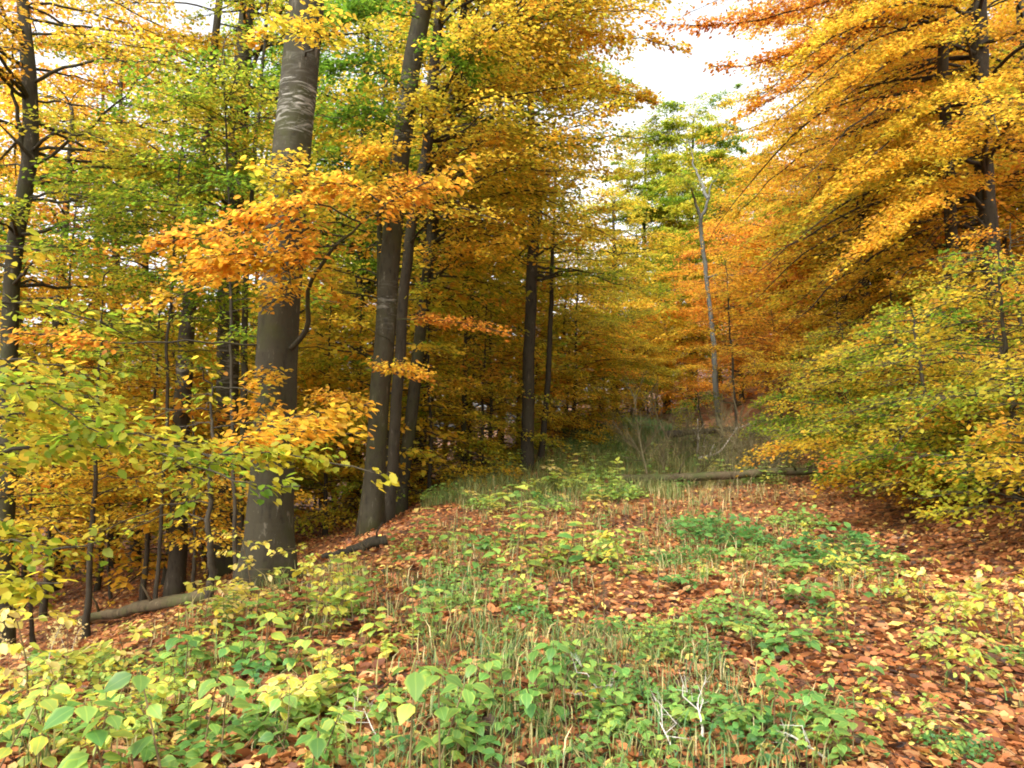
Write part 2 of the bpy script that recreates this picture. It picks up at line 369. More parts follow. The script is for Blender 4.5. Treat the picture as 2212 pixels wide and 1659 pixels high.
def tree(label, path, r, zone, n, R, tone, seed, kind='beech_tree', bark=None, rise=(.06, .38), droop=(.06, .36), az=None, azs=PI, leaf=.075, dens=1.0,
         tgrad=0.0, tsd=.07, tpl=None, twigs=True, extra=(), flare=.35, W=None, group=None, sides=14, scar=None, prof='dome', limb=.3, cat='tree', spacing=.11, patches=()):
    """path: points of the trunk from the ground up; zone: (low, high) z of the boughs; extra: explicit boughs (points, tone, width, leaf)"""
    rng = np.random.default_rng(seed)
    wb, lb = MB(), MB()
    path = np.asarray(path, float)
    base = path[0].copy()
    P, Rr = trunk_tube(wb, path, r, rng, sides, flare, tone=scar)
    tpl = tpl or LEAF_FLAT
    zt = P[:, 2]; n = n * NB
    ztop = 2.6 + .62 * max(base[1], 1)
    if base[1] > .5 and zone[1] > ztop:
        zt2 = max(ztop, zone[0] + 1.0); n = n * (zt2 - zone[0]) / (zone[1] - zone[0]); zone = (zone[0], zt2)
    n = int(n)
    for i in range(n):
        q = (i + rng.random()) / n
        z = zone[0] + (zone[1] - zone[0]) * q
        k = min(len(P) - 1, int(np.searchsorted(zt, z)))
        p0 = P[k] if z <= zt[-1] else P[-1]
        a = rng.uniform(-PI, PI) if az is None else az + rng.uniform(-azs, azs)
        if prof == 'dome': pr = .45 + .6 * math.sin(PI * (.12 + .78 * q))
        elif prof == 'low': pr = 1.05 - .75 * q
        else: pr = 1.0
        L = max(.5, R * pr * rng.uniform(.4, 1.2))
        pts = curve_pts(p0, a, L, rng.uniform(*rise), rng.uniform(*droop), rng)
        if z > zt[-1]: pts[:, 2] += (z - zt[-1]) * np.linspace(0, 1, len(pts)) ** .5
        r0 = max(.008, min(Rr[k] * limb, .012 * L + .004))
        tube(wb, pts, np.linspace(r0, .004, len(pts)), 5, cap=False)
        tn = tone + tgrad * (q - .5) + rng.normal(0, tsd)
        for (z0, z1, pa, pw, pt) in patches:      # boughs of one side that have turned further
            if z0 <= z <= z1 and abs((a - pa + PI) % (2 * PI) - PI) < pw: tn = pt + rng.normal(0, tsd * .6)
        leaf_bough(lb, wb if twigs else None, pts, rng, tn, W or min(1.3, .22 + .26 * L), leaf, dens * rng.uniform(.45, 1.4), u0=.15 if L < 2.2 else .28, tpl=tpl, twigs=twigs, spacing=spacing)
    for (pts, tn, w, lf, u0, r0) in extra:
        pts = resample(pts, 16)
        pts[1:-1] += rng.normal(0, .025, (14, 3)) * min(1, np.ptp(pts, axis=0).max() / 3)
        tube(wb, pts, np.linspace(r0, .004, 16), 7, cap=False)
        if w > 0: leaf_bough(lb, wb, pts, rng, tn, w, lf, 1.9, u0=u0, tpl=LEAF_FOLD, twigs=True, droop=.22)
    return finish_tree(kind, label, wb, lb, base, bark or M_BARK, group, cat)

def pxpath(pix, d, top_z=None, d1=None):
    """trunk path from photo pixels at distance d; the first point is dropped to the ground"""
    d1 = d if d1 is None else d1
    n = len(pix)
    pts = [at(px, py, d + (d1 - d) * i / max(1, n - 1)) for i, (px, py) in enumerate(pix)]
    pts[0][2] = gz(pts[0][0], pts[0][1])
    if top_z is not None and pts[-1][2] < top_z:
        dv = pts[-1] - pts[-2]; dv = dv / max(dv[2], .1)
        pts.append(pts[-1] + dv * (top_z - pts[-1][2]) * np.array([.7, .7, 1]))
    return pts

def rpx(w, d): return w * .5 * d / 1580.0

def upright(px, d, top, lean=(0, 0)):
    x = (px - 1106) / 1580 * d
    z = gz(x, d)
    return [(x, d, z), (x + lean[0] * .4, d + lean[1] * .4, z + (top - z) * .45), (x + lean[0], d + lean[1], top)]

# ---- the two big beeches on the left
T1 = pxpath([(575, 1265), (588, 1000), (592, 720), (622, 420), (642, 220), (662, 0)], 8.0, 17)
def scar1(P):
    s0 = at(640, 245, 8.0)[2]; s1 = at(640, 300, 8)[2]
    return np.clip(.75 * np.exp(-((P[:, 2] - s0) / .22) ** 2) + .35 * np.exp(-((P[:, 2] - s1) / .2) ** 2), 0, 1)
b0 = at(636, 752, 7.8)
tree('thick old beech trunk with a pale scarred collar standing at the path edge', T1, [rpx(106, 8), rpx(92, 8), rpx(85, 8), rpx(80, 8), rpx(78, 8), rpx(75, 8), .15], (8, 15), 10, 5, .42, 11,
     sides=28, scar=scar1, leaf=.08, flare=.4, extra=[
        ([at(630, 752, 7.85), at(652, 738, 7.7), at(672, 700, 7.6), at(658, 640, 7.5), at(668, 610, 7.4), at(700, 560, 7.3), at(748, 512, 7.2), at(810, 455, 7.0), at(905, 400, 6.9)], .66, .55, .075, .62, .032),
        ([at(735, 525, 7.2), at(640, 545, 7.0), at(500, 575, 6.8), at(380, 595, 6.7)], .68, .5, .075, .1, .012),
        ([at(748, 512, 7.2), at(640, 490, 7.0), at(520, 500, 6.9), at(430, 520, 6.8), at(330, 520, 6.7)], .72, .6, .075, .1, .012),
        ([at(780, 480, 7.0), at(700, 440, 6.8), at(600, 455, 6.6), at(500, 470, 6.5)], .66, .5, .075, .1, .010),
        ([at(830, 440, 7.0), at(760, 395, 6.8), at(690, 400, 6.6)], .68, .45, .075, .1, .010),
        ([at(560, 745, 7.9), at(420, 740, 7.6), at(250, 735, 7.3), at(80, 722, 7.1), at(-60, 715, 7.0)], .74, .32, .07, .45, .012),
        ([at(600, 800, 7.7), at(560, 830, 7.3), at(520, 860, 7.0)], .6, .25, .065, .1, .008),
        ([at(625, 590, 7.8), at(600, 640, 7.4), at(570, 665, 7.0)], .55, .3, .07, .1, .008),
        ([at(660, 120, 7.8), at(700, 75, 7.2), at(640, 60, 6.6), at(560, 95, 6.3)], .5, .5, .08, .15, .012),
        ([at(580, 850, 7.8), at(560, 900, 7.2), at(620, 915, 6.7), at(720, 900, 6.4), at(800, 870, 6.3)], .63, .45, .075, .1, .010),
        ([at(600, 640, 7.8), at(640, 600, 7.3), at(610, 570, 6.9), at(520, 575, 6.6)], .56, .42, .075, .1, .009),
        ([at(640, 330, 7.8), at(600, 380, 7.2), at(640, 400, 6.8), at(720, 390, 6.6)], .5, .42, .075, .1, .009),
        ([at(622, 480, 7.8), at(650, 430, 7.3), at(610, 390, 6.9), at(560, 385, 6.6)], .4, .4, .075, .1, .009),
        ([at(900, 405, 6.9), at(960, 370, 6.8), at(1010, 350, 6.8)], .66, .4, .075, .0, .008),
        ([at(700, 560, 7.3), at(610, 560, 6.9), at(520, 545, 6.6), at(440, 560, 6.4)], .66, .5, .075, .1, .010),
        ([at(560, 560, 7.9), at(480, 600, 7.4), at(380, 640, 7.0), at(290, 680, 6.8)], .62, .42, .07, .15, .010),
     ])
T2 = pxpath([(800, 1172), (812, 950), (832, 720), (846, 520), (868, 310), (893, 110), (912, 0)], 12.0, 17)
def scar2(P): return np.clip(.45 * np.exp(-((P[:, 2] - at(0, 260, 12)[2]) / .5) ** 2) + .3 * np.exp(-((P[:, 2] - at(0, 680, 12)[2]) / .25) ** 2), 0, 1)
tree('tall grey beech curving right with a pale streaked trunk, right of the thickest one', T2, [rpx(52, 12), rpx(43, 12), rpx(43, 12), rpx(42, 12), rpx(42, 12), rpx(41, 12), rpx(40, 12), .12], (8.8, 16), 40, 5, .5, 12, sides=22, scar=scar2,
     extra=[([at(846, 500, 11.8), at(820, 440, 11.2), at(880, 400, 10.6), at(960, 390, 10.2)], .66, .8, .08, .1, .014), ([at(850, 450, 11.8), at(780, 420, 11.2), at(720, 430, 10.7)], .68, .8, .08, .1, .012),
            ([at(870, 330, 11.8), at(830, 330, 11.0), at(780, 350, 10.4)], .62, .7, .08, .1, .012), ([at(830, 800, 11.8), at(850, 790, 11.2), at(930, 820, 10.8)], .62, .6, .075, .1, .012),
            ([at(882, 200, 11.8), at(800, 130, 11.0), at(715, 160, 10.4)], .06, .8, .08, .1, .014), ([at(872, 285, 11.8), at(790, 240, 11.2), at(725, 270, 10.6)], .08, .8, .08, .1, .012),
            ([at(893, 110, 11.8), at(950, 100, 11.2), at(1020, 190, 10.6)], .1, .8, .08, .1, .012), ([at(905, 40, 11.8), at(820, 20, 11.0), at(730, 60, 10.2)], .1, .8, .08, .1, .012),
            ([at(858, 690, 11.9), at(930, 690, 11.6), at(1010, 700, 11.3), at(1100, 720, 11.0)], .76, .4, .075, .12, .014),
            ([at(850, 740, 11.9), at(760, 690, 11.3), at(690, 690, 11)], .5, .3, .07, .3, .012),
            ([at(815, 880, 11.9), at(740, 850, 11.0), at(660, 860, 10.2)], .62, .4, .075, .15, .012),
            ([at(880, 300, 11.9), at(960, 280, 11.6), at(1060, 262, 11.3), at(1170, 222, 11.0)], .2, .3, .07, .75, .022)])
tree('slim dark beech leaning against the curving grey beech', pxpath([(838, 1150), (862, 640), (885, 470), (915, 330), (925, 200), (940, 60), (952, -60)], 12.8, 13.5), [rpx(24, 13), rpx(22, 13), rpx(24, 13), .05], (4.6, 13), 46, 4.3, .53, 13,
     bark=M_BARKD, az=-.25, azs=1.0, rise=(.15, .45), leaf=.08, sides=14,
     extra=[([at(925, 260, 12.7), at(960, 180, 12.4), at(1000, 150, 12.1)], .5, .6, .08, .3, .02)])
tree('straight grey beech standing just left of the thickest trunk', pxpath([(482, 1150), (490, 900), (492, 650), (508, 350), (525, 120), (535, 0)], 14.0, 16), [rpx(50, 14), rpx(46, 14), rpx(40, 14), rpx(36, 14), .1], (4.6, 15), 50, 3.0, .28, 14, sides=18, leaf=.08,
     scar=lambda P: .45 * np.exp(-((P[:, 2] - at(0, 810, 14)[2]) / .6) ** 2))
tree('thin pole beech squeezed between the grey beech and the thickest trunk', pxpath([(520, 1120), (526, 900), (528, 600), (545, 380)], 12, 9), [rpx(17, 12), rpx(13, 12), .02], (5.5, 9), 14, 1.8, .38, 15, sides=8)
tree('dark slender trunk with pale bark spots at left, behind the saplings', pxpath([(385, 1060), (393, 900), (402, 700), (415, 560), (430, 420)], 13, 12), [rpx(38, 13), rpx(34, 13), rpx(24, 13), .05], (3.8, 11.5), 34, 2.6, .5, 16, bark=M_BARKD, sides=12,
     scar=lambda P: .8 * np.exp(-((P[:, 2] - at(0, 800, 13)[2]) / .25) ** 2))
T3 = pxpath([(22, 1050), (28, 700), (42, 520), (66, 420), (82, 310), (76, 150), (62, 0)], 11.5, 14)
tree('forked dark beech at the far left edge of the picture', T3, [rpx(36, 11.5), rpx(32, 11.5), rpx(30, 11.5), rpx(30, 11.5), .05], (3.4, 14), 96, 3.6, .6, 17, bark=M_BARK, sides=14, leaf=.08,
     extra=[([at(66, 395, 11.5), at(48, 310, 11.4), at(22, 180, 11.2), at(36, 40, 11)], .6, .5, .08, .6, .05), ([at(78, 350, 11.5), at(40, 310, 11.2), at(-20, 250, 11)], .6, .4, .08, .8, .04)],
     patches=[(4.2, 6, 0, PI, .3)])

# ---- young beeches whose low boughs reach into the picture at the left
K = dict(rise=(.1, .3), droop=(.2, .4), leaf=.075, tpl=LEAF_FOLD, kind='young_beech', sides=10)
kx = at(-230, 1200, 4.7)
tree('young beech reaching in from the left with long bright yellow-green boughs', [(kx[0], 4.7, gz(kx[0], 4.7)), (kx[0] + .1, 4.75, 1.2), (kx[0] + .05, 4.9, 3.2)], [.045, .03, .008], (.9, 2.6), 6, 1.4, .36, 21, az=0, azs=1.3, bark=M_BARKD, **K,
     extra=[([at(-200, 1030, 4.7), at(60, 960, 4.8), at(330, 960, 4.9), at(560, 985, 5.0), at(700, 1000, 4.9), at(835, 1030, 4.8)], .36, .36, .078, .08, .016),
            ([at(60, 965, 4.8), at(140, 945, 4.4), at(260, 930, 4.2), at(360, 950, 4.1)], .33, .26, .078, .1, .008),
            ([at(300, 960, 4.9), at(420, 1000, 4.6), at(540, 1050, 4.4), at(650, 1050, 4.3)], .27, .2, .075, .1, .007),
            ([at(330, 960, 4.9), at(520, 955, 5.3), at(680, 925, 5.6), at(800, 945, 5.8)], .6, .34, .075, .2, .008),
            ([at(480, 980, 4.9), at(560, 930, 5.3), at(640, 900, 5.6), at(740, 880, 5.9)], .62, .28, .075, .1, .006),
            ([at(420, 1010, 4.7), at(410, 1070, 4.5), at(370, 1130, 4.4)], .24, .14, .075, .3, .005),
            ([at(-200, 1100, 4.7), at(-40, 1150, 4.5), at(80, 1190, 4.3), at(210, 1170, 4.2)], .3, .26, .075, .15, .010),
            ([at(-180, 1170, 4.5), at(-40, 1230, 4.2), at(60, 1270, 4.0), at(130, 1260, 3.9)], .36, .2, .078, .15, .009),
            ([at(-150, 950, 4.6), at(0, 900, 4.7), at(150, 880, 4.9), at(300, 880, 5.2)], .38, .3, .075, .1, .010)])
tree('small beech stem with sparse yellow leaves in front of the thickest trunk', pxpath([(458, 1305), (455, 1200), (440, 1090), (452, 960), (440, 820)], 6.9), [.03, .026, .02, .008], (.35, 2.0), 15, 1.0, .42, 22, dens=.7, W=.32, flare=.5, bark=M_BARKD, **K)
tree('leafy young beech of mixed yellow and green behind the long low boughs', upright(200, 11, 3.8, (.2, 0)), [.05, .03, .01], (.2, 3.4), 30, 2.0, .46, 23, prof='low', bark=M_BARKD, **K, )
tree('bushy young beech at the left edge below the forked beech', upright(-30, 9.0, 3.0, (.2, 0)), [.05, .03, .01], (.2, 2.8), 24, 1.7, .46, 24, prof='low', bark=M_BARKD, **K)
tree('young beech with amber leaves standing behind the fallen log at left', upright(320, 13, 4.2, (0, .2)), [.05, .03, .01], (-.4, 4.0), 36, 2.2, .52, 25, prof='low', bark=M_BARKD, **K)
tree('green young beech crown under the white sky gap at left', upright(110, 14, 6.2, (.3, 0)), [.06, .04, .01], (2.2, 6.0), 32, 2.2, .22, 26, bark=M_BARKD, **K)
tree('yellow-green beech with a thin stem in front of the dark spotted trunk', upright(345, 11, 6.6, (.2, 0)), [.03, .024, .008], (2.2, 6.8), 42, 2.0, .26, 81, bark=M_BARKD, **K)
tree('yellow-green beech whose crown half hides the straight grey trunk', upright(515, 10.6, 7.2, (-.3, 0)), [.03, .024, .008], (2.6, 7.2), 42, 1.8, .22, 82, bark=M_BARKD, **K)
tree('low amber beech bush on the slope left of the grey trunk', upright(430, 11.5, 1.6, (-.1, 0)), [.03, .02, .01], (-.5, 1.4), 26, 1.6, .55, 83, bark=M_BARKD, **K)
tree('low golden beech bush on the slope under the forked beech', upright(90, 11.8, 1.3, (-.1, 0)), [.03, .02, .01], (-.6, 1.2), 28, 1.8, .5, 84, bark=M_BARKD, **K)
tree('low orange beech bush behind the fallen log on the left', upright(250, 14.5, 1.4, (-.1, 0)), [.03, .02, .01], (-.9, 1.2), 28, 2.0, .62, 85, bark=M_BARKD, **K)
tree('olive young beech between the two big trunks', upright(705, 15.5, 4.6, (.1, 0)), [.05, .03, .01], (-.8, 4.4), 74, 2.3, .42, 27, prof='low', bark=M_BARKD, **K)
tree('amber young beech filling the gap right of the curving trunk', upright(930, 16, 4.6, (-.1, 0)), [.05, .03, .01], (-.3, 4.4), 76, 2.3, .45, 28, prof='low', bark=M_BARKD, **K)
tree('olive gold young beech filling the wood behind the lone slender trunk', upright(1240, 24, 7.5, (.1, 0)), [.06, .04, .01], (.8, 7.4), 90, 3.0, .42, 86, bark=M_BARKD, **K)
tree('ochre young beech on the bank below the orange bough', upright(1040, 18, 5.0, (.1, 0)), [.05, .03, .01], (.1, 4.8), 84, 2.6, .42, 29, prof='low', bark=M_BARKD, **K)
tree('orange tinged young beech at the left rim of the grassy glade', upright(1150, 22, 4.0, (.1, 0)), [.05, .03, .01], (.4, 3.9), 76, 2.7, .52, 30, prof='low', bark=M_BARKD, **K)

# ---- the middle wood
Mid = dict(leaf=.105, dens=1.0, twigs=False, sides=12)
tree('big golden beech crown leaning over the path, right of the curving trunk', upright(862, 15, 12.5, (1.7, -.6)), [.14, .11, .04], (3.8, 13), 120, 4.0, .48, 31, extra=[([at(1010, 150, 14.5), at(1180, 90, 13.8), at(1330, 70, 13.3), at(1480, 110, 13)], .6, .8, .085, .3, .03), ([at(1040, 260, 14.5), at(1200, 200, 13.9), at(1330, 190, 13.5), at(1430, 230, 13.3)], .55, .8, .085, .3, .03)], az=-.1, azs=1.7, leaf=.09, twigs=True, tsd=.08, sides=14, patches=[(3, 6.5, .9, .9, .36)])
tree('dark green crown high behind the two big trunks', upright(765, 21, 15, (.3, 0)), [.2, .15, .05], (5.0, 16), 170, 4.4, .07, 32, **Mid)
tree('slender dark beech trunk rising alone near the middle of the picture', pxpath([(1138, 930), (1142, 780), (1148, 600), (1155, 470), (1150, 350)], 17.5, 12), [rpx(28, 17.5), rpx(25, 17.5), rpx(24, 17.5), rpx(22, 17.5), .05], (4.6, 12), 66, 3.6, .33, 33, bark=M_BARKD, **Mid)
tree('thin dark trunk beside the lone slender beech', pxpath([(1166, 935), (1178, 860), (1186, 720), (1192, 600)], 18.5, 8), [rpx(15, 18), rpx(12, 18), rpx(11, 18), .02], (4.5, 9), 24, 2.6, .46, 34, bark=M_BARKD, **Mid)
tree('double stemmed dark beech between the curving trunk and the lone slender one', pxpath([(1008, 930), (1012, 680), (1020, 560), (1024, 400)], 22, 13), [rpx(22, 22), rpx(20, 22), rpx(15, 22), .05], (4.8, 13), 60, 3.8, .46, 35, bark=M_BARKD, **Mid,
     extra=[([at(1012, 800, 22), at(1032, 680, 22), at(1040, 560, 22)], .45, .5, .1, .8, .09)])
tree('grey background beech just right of the slim leaning one', pxpath([(905, 1000), (912, 620), (920, 480), (926, 350)], 19, 14), [rpx(32, 19), rpx(30, 19), rpx(26, 19), .06], (6, 14), 50, 3.2, .45, 36, **Mid)
tree('pale grey sapling stem at the bank with brown leaves', pxpath([(1002, 1040), (1006, 900), (1010, 800)], 17.5, 4), [.07, .06, .03], (1.8, 4), 14, 1.4, .6, 37, **Mid)
tree('thin leaning grey tree with a small fork on top, beyond the glade', pxpath([(1555, 850), (1538, 740), (1524, 600), (1514, 470)], 21, None), [rpx(14, 21), rpx(11, 21), rpx(9, 21), rpx(9, 21)], (8, 13), 0, 3, .34, 38, leaf=.1, sides=10, bark=M_GREY,
     extra=[([at(1514, 474, 21), at(1502, 440, 21), at(1496, 410, 20.7), at(1470, 380, 20.4)], .32, 1.0, .11, .55, .055), ([at(1514, 474, 21), at(1530, 435, 21), at(1534, 400, 21), at(1565, 360, 20.7)], .34, 1.1, .11, .55, .055),
            ([at(1530, 430, 21), at(1500, 360, 21.6), at(1490, 310, 21.9)], .32, 1.2, .11, .5, .06), ([at(1526, 600, 21), at(1560, 590, 20.7), at(1600, 600, 20.4)], .6, .8, .11, .3, .04)])
tree('tall pale yellow beech glowing under the white sky gap', upright(1490, 46, 21, (.5, 0)), [.2, .15, .05], (5, 21.5), 150, 5.2, .31, 39, dens=1.8, leaf=.15, twigs=False, sides=10, spacing=.16)
tree('pale yellow beech left of the glowing one under the sky gap', upright(1385, 48, 20, (.5, 0)), [.2, .14, .05], (4, 20.5), 150, 4.6, .36, 87, dens=1.8, leaf=.15, twigs=False, sides=10, spacing=.16)
tree('light green beech right of the glowing one under the sky gap', upright(1550, 40, 15, (.3, 0)), [.18, .13, .05], (5, 15.5), 110, 4.0, .3, 88, dens=1.6, leaf=.14, twigs=False, sides=10, spacing=.15)
tree('fresh yellow-green beech behind the glowing one', upright(1590, 58, 22, (.5, 0)), [.24, .18, .05], (6, 23), 120, 5.6, .28, 40, dens=1.8, leaf=.17, twigs=False, sides=10, spacing=.18)
tree('golden beech closing the far end of the glade', upright(1330, 36, 12.5), [.2, .15, .05], (1.6, 13), 84, 4.6, .47, 41, leaf=.13, twigs=False, sides=10, spacing=.14)
tree('amber beech beyond the glade with low spreading boughs', upright(1440, 40, 8.5), [.2, .15, .05], (2.4, 9), 60, 4.4, .55, 42, leaf=.13, twigs=False, sides=10, spacing=.14)
tree('rust orange beech on the lower right bank beyond the fallen logs', upright(1720, 25, 8.8, (-.3, 0)), [.14, .1, .03], (2.6, 9), 84, 3.6, .72, 43, **Mid)
tree('copper beech above the young trees at the bend', upright(1600, 33, 9, (0, 0)), [.14, .1, .03], (2.2, 10), 70, 4.4, .72, 44, **Mid)
tree('brown gold beech high on the right bank', upright(1800, 26, 11.5, (-.3, 0)), [.16, .12, .03], (4.0, 12.5), 84, 4.2, .58, 45, **Mid)
tree('olive beech in the shade of the right bank', upright(1900, 21, 8.5, (-.3, 0)), [.12, .09, .03], (3.2, 9), 70, 3.8, .46, 46, **Mid)

# ---- big beech on the right bank with boughs drooping towards the path
T9 = pxpath([(2146, 700), (2138, 550), (2130, 440), (2122, 280), (2116, 100), (2110, -100)], 14.5, 16)
Z9 = T9[0][2]
def bough9(px0, py0, *rest): return [at(px0, py0, 14.4)] + [at(*r) for r in rest]
tree('large ochre beech on the right bank with dark boughs drooping to the path', T9, [rpx(44, 14.5), rpx(40, 14.5), rpx(36, 14.5), rpx(32, 14.5), .08], (Z9 + 1.6, 15), 90, 5.2, .57, 47, az=PI * .97, azs=1.5, rise=(.15, .45), droop=(.4, .75), bark=M_BARKD, leaf=.085, sides=16,
     extra=[(bough9(2118, 60, (2010, 80, 13.4), (1900, 150, 12.6), (1750, 250, 12)), .56, .8, .08, .15, .05),
            (bough9(2115, 130, (2000, 230, 13.3), (1880, 340, 12.5), (1780, 440, 12)), .52, .75, .08, .15, .04),
            (bough9(2120, 330, (1990, 330, 13), (1850, 400, 12.2), (1740, 470, 11.8)), .56, .75, .08, .15, .03),
            (bough9(2125, 380, (2030, 420, 12.6), (1900, 520, 11.6), (1800, 600, 11)), .6, .75, .08, .1, .03),
            (bough9(2116, 30, (1980, 0, 13), (1830, 60, 12.3), (1700, 150, 11.8)), .56, .8, .08, .15, .04),
            (bough9(2116, 100, (2210, 60, 13), (2330, 120, 12)), .6, .7, .08, .2, .05)])
tree('golden beech behind the drooping boughs on the right slope', upright(2010, 22, 15, (-.4, 0)), [.18, .14, .04], (6, 16), 80, 4.6, .56, 48, **Mid)
tree('brown trunked beech at the upper right corner', upright(2260, 17, 16, (-.4, 0)), [.2, .15, .05], (6, 16), 70, 4.6, .64, 49, **Mid)
tree('tall orange beech whose crown frames the right of the sky gap', upright(1880, 18.5, 13.5, (-.5, -.6)), [.14, .1, .03], (5.5, 14), 84, 3.1, .62, 50, bark=M_BARKD, leaf=.09, sides=12)
tree('sparse copper beech reaching across the top of the sky gap', upright(2070, 14.5, 17, (-.6, -1)), [.13, .1, .04], (9.0, 11.8), 16, 6.6, .84, 51, extra=[([at(2060, -80, 14.3), at(1900, -30, 13.8), at(1700, 30, 13.4), at(1540, 60, 13.1), at(1400, 50, 12.9)], .82, .75, .08, .2, .03), ([at(2060, -40, 14.3), at(1850, 70, 13.6), at(1680, 130, 13.2), at(1520, 150, 12.9)], .78, .6, .08, .3, .025), ([at(1880, 40, 13.7), at(1720, 190, 13.2), at(1590, 260, 13)], .7, .6, .08, .2, .02)], az=PI, azs=.45, dens=.5, leaf=.085, droop=(.15, .35), bark=M_BARKD, sides=10)

# ---- young beeches along the foot of the right bank
S = dict(rise=(.12, .35), droop=(.2, .45), prof='low', bark=M_BARKD, kind='young_beech', sides=8, leaf=.064, tpl=LEAF_FLAT, dens=1.15)
def sap(label, px, d, h, n, R, tone, seed, **kw):
    a = dict(S); a.update(kw)
    p = upright(px, d, 0); z = p[0][2]
    lean = a.pop('lean', (-.3, -.1))
    path = [(p[0][0], d, z), (p[0][0] + lean[0] * .4, d + lean[1] * .4, z + h * .5), (p[0][0] + lean[0], d + lean[1], z + h)]
    return tree(label, path, [.04, .03, .008], (z + a.pop('low', .35), z + h * .98), n, R, tone, seed, **a)
sap('tall yellow-green young beech at the right edge above the dark hollow', 2190, 8.2, 2.9, 56, 2.1, .36, 61, tsd=.13, low=.55)
sap('low bright yellow-green beech sprays at the right edge of the picture', 2290, 6.6, 1.7, 18, 1.3, .38, 62, tsd=.1, low=.6)
sap('broad green young beech in the middle of the right bank', 2010, 10.0, 2.6, 64, 2.4, .3, 63, tsd=.13, low=.3)
sap('mixed gold and green young beech right of the brush heap', 1965, 11.5, 2.7, 60, 2.4, .43, 64, tsd=.13)
sap('olive green young beech nearest the brush heap', 1840, 14, 2.7, 60, 2.1, .33, 65, tsd=.1)
sap('golden young beech halfway up the right bank', 2080, 12.5, 2.8, 44, 2.3, .48, 66, tsd=.1)
sap('amber young beech under the drooping boughs', 1950, 15.5, 3.0, 46, 2.6, .52, 67)
sap('dim gold young beech sweeping low over the dark hollow at right', 2120, 8.8, 1.5, 46, 1.9, .46, 75, low=.25, tsd=.1)
sap('small golden beech with low sprays over the dark litter at the right edge', 2250, 6.9, 1.2, 26, 1.3, .45, 76, low=.12, tsd=.1)
sap('dark olive young beech crouching at the foot of the right bank', 1980, 10.2, 1.0, 34, 1.4, .44, 77, low=.1, tsd=.1)
sap('orange young beech upslope at the right edge', 2230, 11, 3.0, 40, 2.4, .6, 68)
sap('deep gold young beech behind the olive one', 1820, 18, 3.2, 48, 2.8, .54, 69)
sap('light yellow-green bush left of the thin leaning tree', 1520, 21, 1.7, 34, 1.5, .3, 70, low=.1)
sap('round olive bush at the end of the glade', 1310, 27, 1.3, 34, 1.7, .38, 71, low=.1)
sap('rusty young beech half hiding the thin leaning grey tree', 1590, 19.5, 5.2, 30, 1.7, .66, 78, low=2.3)
sap('copper young beech overhanging the far brush', 1690, 21, 3.4, 44, 2.6, .7, 72, low=1.2)
sap('pale golden young beech arching over the far glade', 1240, 28, 5.5, 50, 3.4, .45, 73, low=1.6)
sap('brownish gold young beech behind the round olive bush', 1400, 33, 5.0, 50, 3.4, .54, 74, low=1.6)

# ---- wood further back: a few beeches of each build, copied
def proto(seed, h, z0, n, R, leaf, tone=.5, r=.17, sides=8):
    t = tree('proto', [(0, 0, 0), (.15, .1, h * .5), (.1 * (seed % 3), 0, h)], [r, r * .8, r * .25], (z0, h * 1.05), int(n * 1.5), R, tone, seed, leaf=leaf, dens=.95, twigs=False, sides=sides, flare=.2, spacing=.17, tsd=.09)
    TREES.pop()
    return t
PROTO = [proto(101, 16, 4.5, 60, 4.2, .15), proto(102, 13, 2.2, 60, 3.8, .15), proto(103, 18, 7, 60, 4.6, .16), proto(104, 9, .8, 56, 3.0, .14, r=.09), proto(105, 5, .3, 46, 2.4, .13, r=.05)]
USED = set()
def tone_word(t):
    for lim, w in ((.2, 'green'), (.33, 'yellow-green'), (.43, 'olive gold'), (.52, 'golden yellow'), (.62, 'amber'), (.72, 'orange'), (9, 'copper')):
        if t < lim: return w
def back_tree(px, d, k, tone, s=1.0, place=''):
    x = (px - 1106) / 1580 * d
    p = PROTO[k]
    o = p if k not in USED else copy_tree(p)
    USED.add(k)
    o.location = (x, d, gz(x, d) - .05); o.rotation_euler = (0, 0, random.uniform(0, 6.28)); o.scale = (s, s, s * random.uniform(.92, 1.1))
    for c in o.children:
        if c.name.startswith('crown'): c.color = (tone - .02, .5, .5, 1)
    size = ['tall', 'mid-sized', 'lofty', 'small', 'bushy low'][k]
    lab = f"{size} {tone_word(tone)} beech {place}"
    tag(o, lab, 'tree', 'beeches ' + place)
    TREES.append((o, lab, tuple(o.location)))
LT, CT, RT = 'beyond the left bank', 'behind the far glade', 'on the upper right slope'
for px, d, k, tone, s in [
    (40, 20, 1, .62, 1), (130, 18, 1, .64, 1), (255, 22, 0, .56, 1), (190, 24, 0, .66, 1), (300, 21, 1, .36, .95), (520, 30, 2, .34, 1.0), (620, 24, 1, .4, 1), 
    (700, 30, 1, .4, 1), (560, 20, 3, .46, 1), (450, 18, 4, .5, 1), (220, 16, 4, .5, 1.1), (60, 15, 4, .45, 1.1), (330, 28, 4, .52, 1.3), (150, 22, 4, .6, 1.3), (-40, 15, 3, .62, .9), 
    (830, 26, 1, .44, 1), (900, 33, 0, .5, 1), (860, 40, 2, .4, 1.1), (780, 19, 4, .48, 1.2), (620, 17, 4, .42, 1.2), (850, 21, 3, .5, 1), (960, 26, 3, .54, 1), (720, 50, 2, .45, 1.1)]:
    back_tree(px, d, k, tone, s, LT)
